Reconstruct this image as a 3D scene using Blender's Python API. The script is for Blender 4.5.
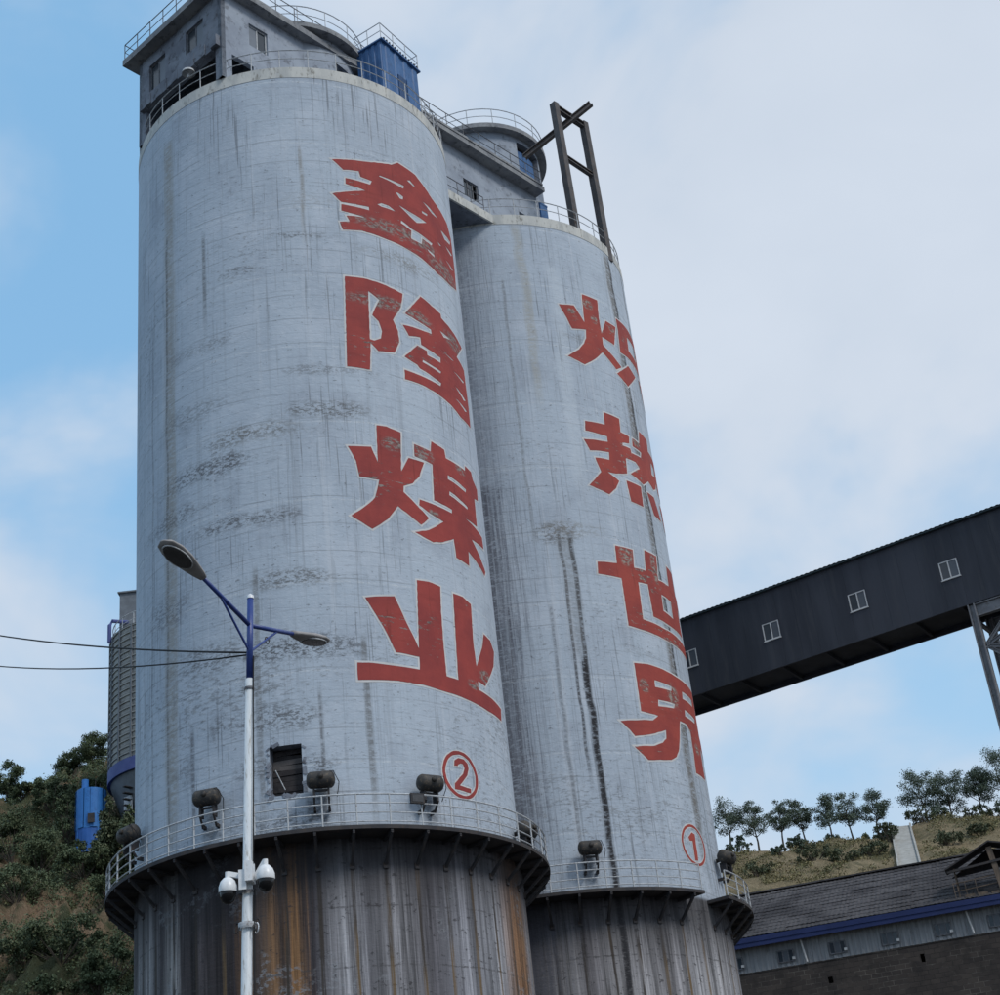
import bpy, bmesh, math, random
import numpy as np
from mathutils import Vector, Matrix
from mathutils.geometry import delaunay_2d_cdt

for _o in list(bpy.data.objects):
    bpy.data.objects.remove(_o)
scene = bpy.context.scene
COL = scene.collection
rnd = random.Random(11)
PI = math.pi

# ------------------------------------------------------------------ camera
cam_data = bpy.data.cameras.new('camera')
cam = bpy.data.objects.new('camera', cam_data)
COL.objects.link(cam)
pitch, roll = 0.4921, -0.1144
F = Vector((0, math.cos(pitch), math.sin(pitch)))
U0 = Vector((0, -math.sin(pitch), math.cos(pitch)))
R0 = Vector((1, 0, 0))
RT = R0 * math.cos(roll) + U0 * math.sin(roll)
UP = -R0 * math.sin(roll) + U0 * math.cos(roll)
cam.matrix_world = Matrix(((RT.x, UP.x, -F.x, 0), (RT.y, UP.y, -F.y, 0), (RT.z, UP.z, -F.z, 1.6), (0, 0, 0, 1)))
cam_data.sensor_width = 36.0
cam_data.sensor_fit = 'HORIZONTAL'
cam_data.lens = 36.0 * 1.618
cam_data.clip_end = 5000
scene.camera = cam

# ------------------------------------------------------------------ sky, sun, exposure
SUN_EL, SUN_ROT = math.radians(46), math.radians(132)
world = bpy.data.worlds.new('World')
scene.world = world
world.use_nodes = True
wn, wl = world.node_tree.nodes, world.node_tree.links
wn.clear()
w_out = wn.new('ShaderNodeOutputWorld')
w_bg = wn.new('ShaderNodeBackground')
w_bg.inputs['Strength'].default_value = 0.1
w_sky = wn.new('ShaderNodeTexSky')
w_sky.sky_type = 'NISHITA'
w_sky.sun_disc = False
w_sky.sun_elevation = SUN_EL
w_sky.sun_rotation = SUN_ROT
w_sky.air_density = 1.0
w_sky.dust_density = 1.2
w_sky.ozone_density = 1.6
w_tc = wn.new('ShaderNodeTexCoord')
w_map = wn.new('ShaderNodeMapping')
w_map.inputs['Location'].default_value = (-1.2, 0.3, -0.5)
w_map.inputs['Scale'].default_value = (1.0, 1.0, 1.5)
wl.new(w_tc.outputs['Generated'], w_map.inputs['Vector'])
w_big = wn.new('ShaderNodeTexNoise')
w_big.inputs['Scale'].default_value = 1.25
w_big.inputs['Detail'].default_value = 2.0
w_big.inputs['Roughness'].default_value = 0.45
wl.new(w_map.outputs[0], w_big.inputs['Vector'])
w_det = wn.new('ShaderNodeTexNoise')
w_det.inputs['Scale'].default_value = 4.6
w_det.inputs['Detail'].default_value = 5.0
w_det.inputs['Roughness'].default_value = 0.5
w_det.inputs['Distortion'].default_value = 0.25
wl.new(w_map.outputs[0], w_det.inputs['Vector'])
w_mul = wn.new('ShaderNodeMath'); w_mul.operation = 'MULTIPLY'
w_mul.inputs[1].default_value = 0.95
wl.new(w_det.outputs['Fac'], w_mul.inputs[0])
w_add0 = wn.new('ShaderNodeMath'); w_add0.operation = 'ADD'
wl.new(w_big.outputs['Fac'], w_add0.inputs[0])
wl.new(w_mul.outputs[0], w_add0.inputs[1])
# a broad cloud bank covers the eastern (right-hand) half of the sky and breaks up towards the west
w_sep = wn.new('ShaderNodeSeparateXYZ')
wl.new(w_tc.outputs['Generated'], w_sep.inputs[0])
w_bank = wn.new('ShaderNodeMapRange'); w_bank.interpolation_type = 'SMOOTHSTEP'
w_bank.inputs['From Min'].default_value = -0.45
w_bank.inputs['From Max'].default_value = 0.20
w_bank.inputs['To Min'].default_value = -0.13
w_bank.inputs['To Max'].default_value = 0.16
wl.new(w_sep.outputs[0], w_bank.inputs['Value'])
w_add = wn.new('ShaderNodeMath'); w_add.operation = 'ADD'
wl.new(w_add0.outputs[0], w_add.inputs[0])
wl.new(w_bank.outputs[0], w_add.inputs[1])
w_ramp = wn.new('ShaderNodeMapRange')
w_ramp.interpolation_type = 'SMOOTHSTEP'
w_ramp.inputs['From Min'].default_value = 0.80
w_ramp.inputs['From Max'].default_value = 1.12
wl.new(w_add.outputs[0], w_ramp.inputs['Value'])
w_cloud = wn.new('ShaderNodeMix'); w_cloud.data_type = 'RGBA'
w_cloud.inputs[6].default_value = (4.6, 5.4, 6.5, 1)
w_cloud.inputs[7].default_value = (6.6, 7.2, 8.1, 1)
wl.new(w_det.outputs['Fac'], w_cloud.inputs[0])
w_mix = wn.new('ShaderNodeMix'); w_mix.data_type = 'RGBA'
wl.new(w_ramp.outputs[0], w_mix.inputs[0])
w_haze = wn.new('ShaderNodeMix'); w_haze.data_type = 'RGBA'
w_haze.inputs[0].default_value = 0.65
wl.new(w_sky.outputs[0], w_haze.inputs[6])
w_haze.inputs[7].default_value = (2.9, 5.9, 9.2, 1)
# air gets paler towards the horizon all the way round
w_low = wn.new('ShaderNodeMapRange'); w_low.interpolation_type = 'SMOOTHSTEP'
w_low.inputs['From Min'].default_value = 0.62
w_low.inputs['From Max'].default_value = 0.10
w_low.inputs['To Max'].default_value = 0.60
wl.new(w_sep.outputs[2], w_low.inputs['Value'])
w_pale = wn.new('ShaderNodeMix'); w_pale.data_type = 'RGBA'
wl.new(w_low.outputs[0], w_pale.inputs[0])
wl.new(w_haze.outputs[2], w_pale.inputs[6])
w_pale.inputs[7].default_value = (4.9, 6.7, 8.2, 1)
wl.new(w_pale.outputs[2], w_mix.inputs[6])
wl.new(w_cloud.outputs[2], w_mix.inputs[7])
wl.new(w_mix.outputs[2], w_bg.inputs['Color'])
wl.new(w_bg.outputs[0], w_out.inputs['Surface'])

sun_data = bpy.data.lights.new('sun', 'SUN')
sun_data.energy = 1.5
sun_data.angle = math.radians(14)
sun_data.color = (1.0, 0.96, 0.9)
sun = bpy.data.objects.new('sun', sun_data)
COL.objects.link(sun)
to_sun = Vector((math.sin(SUN_ROT) * math.cos(SUN_EL), math.cos(SUN_ROT) * math.cos(SUN_EL), math.sin(SUN_EL)))
sun.rotation_euler = to_sun.to_track_quat('Z', 'Y').to_euler()
sun.location = to_sun * 200

scene.view_settings.view_transform = 'Standard'
scene.view_settings.look = 'None'
scene.view_settings.gamma = 1.0
scene.view_settings.exposure = 0.15
scene.view_settings.use_curve_mapping = False
scene.render.engine = 'CYCLES'
scene.cycles.max_bounces = 5
scene.cycles.diffuse_bounces = 3
scene.render.resolution_x, scene.render.resolution_y = 1024, 1019

# ------------------------------------------------------------------ node helpers
class NT:
    def __init__(self, name, rough=0.85, metallic=0.0, spec=0.3):
        self.m = bpy.data.materials.new(name)
        self.m.use_nodes = True
        self.t = self.m.node_tree
        self.b = self.t.nodes['Principled BSDF']
        self.b.inputs['Roughness'].default_value = rough
        self.b.inputs['Metallic'].default_value = metallic
        self.b.inputs['Specular IOR Level'].default_value = spec
    def n(self, kind):
        return self.t.nodes.new(kind)
    def put(self, sock, v):
        if isinstance(v, bpy.types.NodeSocket):
            self.t.links.new(v, sock)
        elif isinstance(v, (tuple, list)):
            sock.default_value = tuple(v) + ((1,) if len(v) == 3 and sock.type == 'RGBA' else ())
        else:
            sock.default_value = v
    def math(self, op, a, b=0.0, c=0.0):
        q = self.n('ShaderNodeMath'); q.operation = op
        for i, v in enumerate((a, b, c)):
            self.put(q.inputs[i], v)
        return q.outputs[0]
    def ss(self, v, a, b, lo=0.0, hi=1.0):
        q = self.n('ShaderNodeMapRange'); q.interpolation_type = 'SMOOTHSTEP'
        self.put(q.inputs['Value'], v)
        q.inputs['From Min'].default_value = a; q.inputs['From Max'].default_value = b
        q.inputs['To Min'].default_value = lo; q.inputs['To Max'].default_value = hi
        return q.outputs[0]
    def mix(self, f, a, b):
        q = self.n('ShaderNodeMix'); q.data_type = 'RGBA'
        self.put(q.inputs[0], f); self.put(q.inputs[6], a); self.put(q.inputs[7], b)
        return q.outputs[2]
    def vec(self, x, y, z):
        q = self.n('ShaderNodeCombineXYZ')
        for i, v in enumerate((x, y, z)):
            self.put(q.inputs[i], v)
        return q.outputs[0]
    def noise(self, v, scale=1.0, detail=4.0, rough=0.55, dist=0.0):
        q = self.n('ShaderNodeTexNoise')
        if v is not None:
            self.put(q.inputs['Vector'], v)
        q.inputs['Scale'].default_value = scale; q.inputs['Detail'].default_value = detail
        q.inputs['Roughness'].default_value = rough; q.inputs['Distortion'].default_value = dist
        return q.outputs['Fac']
    def obj(self):
        return self.n('ShaderNodeTexCoord').outputs['Object']
    def sep(self, v):
        q = self.n('ShaderNodeSeparateXYZ'); self.put(q.inputs[0], v)
        return q.outputs[0], q.outputs[1], q.outputs[2]
    def scale(self, v, s):
        q = self.n('ShaderNodeVectorMath'); q.operation = 'MULTIPLY'
        self.put(q.inputs[0], v); q.inputs[1].default_value = s
        return q.outputs[0]
    def ramp(self, v, stops):
        q = self.n('ShaderNodeValToRGB')
        while len(q.color_ramp.elements) < len(stops):
            q.color_ramp.elements.new(0.5)
        for e, (p, c) in zip(q.color_ramp.elements, stops):
            e.position = p; e.color = tuple(c) + (1,)
        self.put(q.inputs[0], v)
        return q.outputs[0]
    def bump(self, h, strength=0.3, dist=0.02):
        q = self.n('ShaderNodeBump')
        q.inputs['Strength'].default_value = strength; q.inputs['Distance'].default_value = dist
        self.put(q.inputs['Height'], h)
        self.t.links.new(q.outputs[0], self.b.inputs['Normal'])
    def out(self, col):
        self.put(self.b.inputs['Base Color'], col)
        return self.m

def worn(name, c1, c2, scale=1.5, rough=0.8, metallic=0.0, dirt=None, dirt_amt=0.5, stretch=(1, 1, 1), bump=0.2, spec=0.3):
    m = NT(name, rough, metallic, spec)
    v = m.scale(m.obj(), stretch)
    a = m.noise(v, scale, 6, 0.6)
    col = m.mix(m.ss(a, 0.35, 0.65), c1, c2)
    if dirt:
        d = m.noise(v, scale * 2.7, 8, 0.7)
        col = m.mix(m.ss(d, 0.52, 0.66, 0, dirt_amt), col, dirt)
    m.bump(m.noise(v, scale * 6, 4), bump, 0.02)
    return m.out(col)

M = {}
M['ground'] = worn('ground_asphalt', (.055, .053, .05), (.08, .075, .068), .6, .95, dirt=(.03, .03, .03))
M['rim'] = worn('rim_concrete', (.58, .58, .55), (.45, .46, .45), 1.3, .9, dirt=(.20, .19, .165), dirt_amt=.85, stretch=(1.4, 1.4, .5), bump=.4)
M['concrete'] = worn('grey_concrete', (.345, .39, .455), (.265, .30, .36), .8, .9, dirt=(.14, .15, .17), dirt_amt=.7, bump=.35)
M['concrete_old_shade'] = worn('old_shade_concrete', (.23, .255, .30), (.15, .165, .20), .9, .92, dirt=(.07, .07, .08), dirt_amt=.8, bump=.4)  # old concrete; also paints shade on the deck slab and the end wall
M['slab'] = worn('slab_edge', (.30, .31, .32), (.20, .21, .23), 1.1, .92, dirt=(.08, .08, .085), dirt_amt=.7)
M['rail'] = worn('rail_paint', (.55, .57, .59), (.40, .42, .44), 5, .6, dirt=(.13, .09, .07), dirt_amt=.7)
M['rail_dark'] = worn('rail_rust', (.17, .18, .20), (.10, .10, .11), 5, .7, dirt=(.10, .06, .045))
M['dark_steel'] = worn('dark_steel', (.035, .035, .04), (.055, .05, .05), 2, .75, dirt=(.09, .06, .045), dirt_amt=.5)
M['post_steel'] = worn('frame_steel', (.115, .107, .107), (.08, .076, .078), 2, .8, dirt=(.14, .09, .06), dirt_amt=.6)
M['tank'] = worn('tank_black', (.035, .035, .037), (.06, .055, .05), 3, .6, dirt=(.17, .13, .09), dirt_amt=.75)
M['blue'] = worn('blue_sheet', (.042, .115, .27), (.06, .15, .33), 1.2, .55, dirt=(.03, .05, .10), dirt_amt=.4)
M['blue_door'] = worn('blue_door', (.02, .06, .15), (.03, .075, .18), 1.2, .6)
M['blue_bright'] = worn('blue_tank', (.03, .16, .46), (.04, .185, .50), 1.2, .5, dirt=(.02, .08, .25), dirt_amt=.5)
M['blue_tank_low'] = worn('blue_tank_low', (.022, .10, .34), (.03, .12, .40), 1.2, .6)
M['blue_band'] = worn('blue_band', (.055, .075, .22), (.075, .095, .26), 1.2, .6)
M['navy'] = worn('lamp_blue', (.018, .045, .20), (.03, .06, .24), 4, .4, spec=.5)
M['pole_white'] = worn('pole_white', (.66, .70, .72), (.55, .59, .62), 3, .5, dirt=(.27, .25, .21), dirt_amt=.75, stretch=(4, 4, .7), bump=.05, spec=.5)
M['lamp_grey'] = worn('lamp_grey', (.33, .315, .31), (.26, .25, .245), 6, .5)
M['lamp_glass'] = worn('lamp_glass', (.055, .055, .058), (.04, .04, .042), 6, .25, spec=.5)
M['cam_white'] = worn('camera_white', (.78, .79, .80), (.70, .72, .74), 8, .35, dirt=(.4, .38, .34), dirt_amt=.35, bump=.02, spec=.5)
M['cam_black'] = worn('camera_dome', (.008, .008, .009), (.012, .012, .013), 6, .12, bump=.0, spec=.35)
M['wire'] = worn('wire_black', (.015, .015, .017), (.02, .02, .02), 5, .7)
M['gallery'] = worn('gallery_black', (.030, .034, .045), (.050, .055, .070), .45, .62, dirt=(.075, .075, .08), dirt_amt=.3, stretch=(1.6, 1.6, .18))
M['gallery_roof'] = worn('gallery_roof', (.05, .075, .085), (.035, .055, .065), 2, .7)
M['frame_white'] = worn('window_white', (.62, .62, .62), (.5, .5, .5), 6, .5)
M['trestle'] = worn('trestle_grey', (.17, .175, .19), (.22, .225, .24), 2, .7, dirt=(.10, .085, .07))
M['siding'] = worn('siding_grey', (.29, .30, .315), (.24, .25, .265), 1.0, .7, dirt=(.13, .13, .135), stretch=(1, 1, .4))
M['fascia'] = worn('fascia_blue', (.014, .026, .095), (.018, .032, .115), 1.0, .6, dirt=(.02, .03, .10))
def roof_mat():
    m = NT('roof_sheet', .97, 0, .1)
    p = m.n('ShaderNodeNewGeometry').outputs['Position']
    r = m.n('ShaderNodeObjectInfo').outputs['Random']
    col = m.mix(r, (.082, .077, .081), (.092, .087, .09))
    col = m.mix(m.ss(m.noise(p, .28, 5, .65), .40, .62, 0, .85), col, (.036, .034, .037))
    col = m.mix(m.ss(m.noise(p, 2.4, 5, .7), .50, .64, 0, .7), col, (.035, .034, .036))
    col = m.mix(m.ss(m.noise(p, 5.0, 3, .7), .58, .68, 0, .35), col, (.115, .11, .11))
    m.bump(m.noise(p, 5, 4), .5, .05)
    return m.out(col)
M['roof_sheet'] = roof_mat()
M['steel_ring'] = worn('steel_ring', (.33, .33, .315), (.26, .26, .25), 1.0, .6, metallic=.2, dirt=(.16, .15, .13))
M['steel_grey'] = worn('steel_grey', (.17, .19, .215), (.13, .145, .165), 1.5, .7)
M['wood'] = worn('old_wood', (.17, .13, .10), (.10, .08, .065), 3, .95, dirt=(.03, .03, .03), stretch=(1, 1, .2))
M['board'] = worn('hatch_board', (.045, .04, .041), (.028, .025, .027), 3, .9, dirt=(.03, .025, .025))
M['board_pale'] = worn('hatch_board_pale', (.11, .10, .098), (.08, .073, .073), 3, .9)
M['chute'] = worn('chute_concrete', (.36, .355, .335), (.29, .285, .265), 1.5, .9, dirt=(.2, .19, .16), dirt_amt=.5)
M['bark'] = worn('bark', (.09, .075, .06), (.06, .05, .042), 6, .95)

def glass_mat():
    m = NT('window_glass', .15, 0, .5)
    return m.out(m.mix(m.noise(m.obj(), 1.4, 2), (.02, .026, .034), (.05, .062, .075)))
M['glass'] = glass_mat()
def pane_grey_mat():
    m = NT('pane_dusty', .5, 0, .4)
    return m.out(m.mix(m.noise(m.obj(), 1.6, 4), (.13, .155, .19), (.20, .225, .26)))
M['pane_dusty'] = pane_grey_mat()

def pane_dark_mat():
    m = NT('pane_dark', .35, 0, .5)
    return m.out(m.mix(m.noise(m.obj(), 1.6, 4), (.06, .07, .085), (.10, .115, .135)))
M['pane_dark'] = pane_dark_mat()

def leaf_mat(name, c1, c2, c3):
    m = NT(name, .7, 0, .25)
    p = m.n('ShaderNodeNewGeometry').outputs['Position']
    a = m.noise(p, 0.45, 3); b = m.noise(p, 4.0, 2)
    col = m.mix(m.ss(a, .35, .65), c1, c2)
    col = m.mix(m.ss(b, .55, .75), col, c3)
    return m.out(col)
M['leaf'] = leaf_mat('leaf_dark', (.072, .10, .055), (.112, .142, .076), (.155, .18, .10))
M['leaf_ridge_haze'] = leaf_mat('leaf_ridge_haze', (.085, .115, .085), (.108, .14, .10), (.13, .16, .11))  # greyed and lightened to paint distance haze into the leaves
M['leaf_pale'] = leaf_mat('leaf_pale', (.06, .085, .045), (.09, .115, .06), (.27, .27, .16))
M['leaf_conifer'] = leaf_mat('leaf_conifer', (.06, .08, .045), (.10, .12, .065), (.30, .30, .19))
M['leaf_grass'] = leaf_mat('leaf_grass', (.085, .105, .05), (.125, .14, .065), (.19, .18, .09))
M['leaf_dry'] = leaf_mat('leaf_dry', (.14, .135, .065), (.20, .17, .085), (.26, .21, .11))
M['leaf_shrub'] = leaf_mat('leaf_shrub', (.065, .08, .048), (.09, .105, .058), (.115, .122, .065))

def earth_mat(name, tan, tan2, grass, g_lo, g_hi):
    m = NT(name, .98, 0, .1)
    p = m.n('ShaderNodeNewGeometry').outputs['Position']
    a = m.noise(p, .35, 6, .65)
    col = m.mix(m.ss(a, .35, .65), tan, tan2)
    f = m.noise(m.scale(p, (1, 1, .35)), 1.6, 6, .7)
    col = m.mix(m.ss(f, .5, .7, 0, .6), col, tuple(c * .5 for c in tan2))
    g = m.noise(p, .16, 7, .7)
    col = m.mix(m.ss(g, g_lo, g_hi), col, grass)
    m.bump(m.noise(m.scale(p, (1, 1, .5)), 2.6, 8, .78), 1.0, .6)
    return m.out(col)
M['earth_left'] = earth_mat('loess_earth', (.38, .28, .19), (.28, .20, .135), (.095, .105, .06), .42, .54)
M['earth_right'] = earth_mat('dry_grass_slope', (.38, .305, .195), (.28, .225, .14), (.15, .14, .08), .48, .62)

def brick_mat():
    m = NT('sooty_brick', .97, 0, .15)
    x, y, z = m.sep(m.obj())
    q = m.n('ShaderNodeTexBrick')
    m.put(q.inputs['Vector'], m.vec(x, z, 0.0))
    q.inputs['Scale'].default_value = 1.0
    q.inputs['Brick Width'].default_value = .62
    q.inputs['Row Height'].default_value = .30
    q.inputs['Mortar Size'].default_value = .018
    q.inputs['Color1'].default_value = (.075, .064, .058, 1)
    q.inputs['Color2'].default_value = (.052, .045, .043, 1)
    nz = m.noise(m.vec(m.math('MULTIPLY', x, .3), 0.0, m.math('MULTIPLY', z, .5)), 1.0, 5, .65)
    m.put(q.inputs['Mortar'], m.mix(m.ss(nz, .45, .62), (.04, .037, .036), (.16, .145, .13)))
    col = m.mix(m.ss(m.noise(m.obj(), .5, 6, .65), .45, .65, 0, .7), q.outputs['Color'], (.03, .028, .028))
    m.bump(q.outputs['Fac'], .6, -.02)
    return m.out(col)
M['brick'] = brick_mat()

SR = 7.0
def silo_mat(name, stains_shade, patches, low_stops, seed):
    m = NT(name, .82, 0, .25)
    x, y, z = m.sep(m.obj())
    s = m.math('MULTIPLY', m.math('ARCTAN2', x, m.math('MULTIPLY', y, -1.0)), SR)
    def V(a, b, off=0.0):
        return m.vec(m.math('MULTIPLY_ADD', s, a, seed + off), seed * .7 + off, m.math('MULTIPLY', z, b))
    g_dash = m.noise(V(3.4, 9.5, 5), 1, 5, .74)
    g_drip = m.noise(V(11.0, .27, 17), 1, 4, .62)
    g_long = m.noise(V(3.0, .06, 28), 1, 4, .62)
    g_blot = m.noise(V(.50, .42, 3), 1, 5, .62)
    g_zone = m.noise(V(.11, .21, 37), 1, 3, .5)
    g_zone2 = m.noise(V(.34, .15, 21), 1, 2, .5)
    g_spk = m.noise(V(4.2, 6.5, 43), 1, 4, .7)
    # paint: pale blue grey, uneven coats
    col = m.mix(m.ss(g_zone2, .35, .65), (.442, .508, .585), (.394, .453, .528))
    col = m.mix(m.ss(g_blot, .50, .68, 0, .55), col, (.52, .575, .65))
    col = m.mix(m.ss(g_blot, .46, .30, 0, .50), col, (.31, .35, .415))
    col = m.mix(m.ss(g_spk, .52, .30, 0, .25), col, (.56, .60, .66))
    # broken board lines
    fr = m.math('FRACT', m.math('ADD', m.math('DIVIDE', z, .40), m.math('MULTIPLY', g_blot, 1.3)))
    line = m.ss(m.math('ABSOLUTE', m.math('SUBTRACT', fr, .5)), .40, .47)
    lk = m.math('MULTIPLY', line, m.ss(g_dash, .46, .60))
    col = m.mix(m.math('MULTIPLY', lk, .24), col, (.14, .155, .18))
    # pour joints, faintly pale
    fj = m.math('FRACT', m.math('ADD', m.math('DIVIDE', z, 3.35), m.math('MULTIPLY', g_zone2, .10)))
    jl = m.ss(m.math('ABSOLUTE', m.math('SUBTRACT', fj, .5)), .484, .494)
    col = m.mix(m.math('MULTIPLY', jl, m.ss(g_spk, .42, .6, 0, .55)), col, (.60, .64, .68))
    fk = m.math('FRACT', m.math('ADD', m.math('DIVIDE', z, 1.12), m.math('MULTIPLY', g_zone2, .22)))
    kl = m.ss(m.math('ABSOLUTE', m.math('SUBTRACT', fk, .5)), .470, .490)
    col = m.mix(m.math('MULTIPLY', kl, m.ss(g_blot, .40, .60, .05, .42)), col, (.17, .185, .205))
    # flaked dashes, gathered in belts
    dsh = m.math('ADD', g_dash, m.math('MULTIPLY', m.math('SUBTRACT', g_zone, .5), .50))
    dsh = m.math('ADD', dsh, m.ss(z, 33.0, 20.0, -.015, .06))
    col = m.mix(m.ss(dsh, .655, .73, 0, .48), col, m.mix(m.ss(g_spk, .45, .58), (.10, .105, .115), (.25, .25, .245)))
    col = m.mix(m.ss(dsh, .60, .67, 0, .12), col, (.20, .22, .25))
    # thin vertical runs
    vk = m.math('MULTIPLY', m.ss(g_drip, .56, .66), m.ss(g_zone2, .42, .60, .15, .65))
    col = m.mix(vk, col, (.15, .165, .185))
    col = m.mix(m.ss(g_long, .57, .70, 0, .26), col, (.24, .265, .30))
    col = m.mix(m.ss(g_long, .42, .30, 0, .35), col, (.56, .60, .655))
    col = m.mix(m.ss(g_spk, .635, .69, 0, .60), col, (.12, .125, .135))
    # lower shaft below the walkway: coal-stained runs
    lw = m.math('ADD', s, m.math('MULTIPLY', m.math('SUBTRACT', g_drip, .5), .9))
    lc = m.ramp(m.math('MULTIPLY_ADD', lw, 1 / 24.0, .5), [(p, (c[0] * 1.0, c[1] * .95, c[2] * .91)) for p, c in low_stops])
    hf = m.noise(V(15.0, .55, 73), 1, 4, .65)
    def sc(c, f): return m.scale(c, (f, f, f))
    lc = m.mix(m.ss(g_long, .50, .64, 0, .75), lc, sc(lc, .35))
    lc = m.mix(m.ss(g_long, .46, .34, 0, .8), lc, sc(lc, 1.7))
    lc = m.mix(m.ss(g_drip, .53, .64, 0, .6), lc, sc(lc, .4))
    lc = m.mix(m.ss(g_drip, .46, .34, 0, .7), lc, sc(lc, 1.5))
    lc = m.mix(m.ss(hf, .54, .66, 0, .5), lc, sc(lc, .45))
    lc = m.mix(m.ss(hf, .45, .32, 0, .35), lc, sc(lc, 1.4))
    lc = m.mix(m.math('MULTIPLY', m.ss(g_blot, .54, .64), m.ss(g_spk, .48, .58, 0, .7)), lc, (.27, .285, .31))
    lc = m.mix(m.ss(g_spk, .60, .66, 0, .7), lc, (.035, .033, .036))
    jz = m.ss(m.math('ABSOLUTE', m.math('SUBTRACT', m.math('FRACT', m.math('ADD', m.math('DIVIDE', z, 1.9), m.math('MULTIPLY', g_blot, .12))), .5)), .478, .492)
    lc = m.mix(m.math('MULTIPLY', jz, m.ss(g_spk, .44, .58, 0, .6)), lc, (.06, .058, .06))
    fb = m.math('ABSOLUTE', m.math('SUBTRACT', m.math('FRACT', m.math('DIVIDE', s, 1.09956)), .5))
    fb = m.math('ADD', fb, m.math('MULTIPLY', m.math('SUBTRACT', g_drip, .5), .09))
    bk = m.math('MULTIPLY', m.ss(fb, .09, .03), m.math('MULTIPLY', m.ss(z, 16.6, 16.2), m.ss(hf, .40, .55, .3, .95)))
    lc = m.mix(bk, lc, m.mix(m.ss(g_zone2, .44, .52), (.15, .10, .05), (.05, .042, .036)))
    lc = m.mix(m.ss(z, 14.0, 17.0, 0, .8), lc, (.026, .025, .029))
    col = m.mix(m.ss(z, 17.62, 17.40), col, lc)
    # stain runs and painted shade, broken up by the board texture
    grain = m.ss(g_dash, .38, .56, .34, 1.0)
    zw = m.noise(V(.0, .35, 51), 1, 2)
    for (s0, w, zt, zb, st, c, wo) in stains_shade:
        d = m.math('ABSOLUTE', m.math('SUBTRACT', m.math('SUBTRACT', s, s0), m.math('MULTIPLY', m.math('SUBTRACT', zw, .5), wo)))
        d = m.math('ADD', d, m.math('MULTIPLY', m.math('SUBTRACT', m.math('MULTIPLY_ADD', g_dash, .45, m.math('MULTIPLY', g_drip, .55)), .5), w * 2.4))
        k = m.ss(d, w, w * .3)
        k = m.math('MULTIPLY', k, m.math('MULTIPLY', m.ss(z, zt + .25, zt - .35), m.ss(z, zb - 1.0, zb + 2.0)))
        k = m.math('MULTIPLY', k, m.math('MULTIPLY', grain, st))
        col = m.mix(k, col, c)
    g_fine = m.noise(V(6.5, 13.0, 91), 1, 4, .75)
    gr2 = m.ss(m.math('ADD', m.math('MULTIPLY', g_dash, .35), m.math('MULTIPLY', g_fine, .65)), .45, .57, 0, .9)
    for (s0, z0, ws, wz, st, c) in patches:
        d = m.math('SQRT', m.math('ADD', m.math('POWER', m.math('DIVIDE', m.math('SUBTRACT', s, s0), ws), 2.0),
                                  m.math('POWER', m.math('DIVIDE', m.math('SUBTRACT', z, z0), wz), 2.0)))
        k = m.ss(m.math('ADD', d, m.math('MULTIPLY', m.math('SUBTRACT', g_blot, .5), 2.2)), 1.15, .25)
        col = m.mix(m.math('MULTIPLY', k, m.math('MULTIPLY', gr2, st)), col, c)
    h = m.math('ADD', m.math('ADD', g_dash, g_spk), m.math('MULTIPLY', line, -.12))
    m.bump(h, .28, .05)
    return m.out(col)

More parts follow.
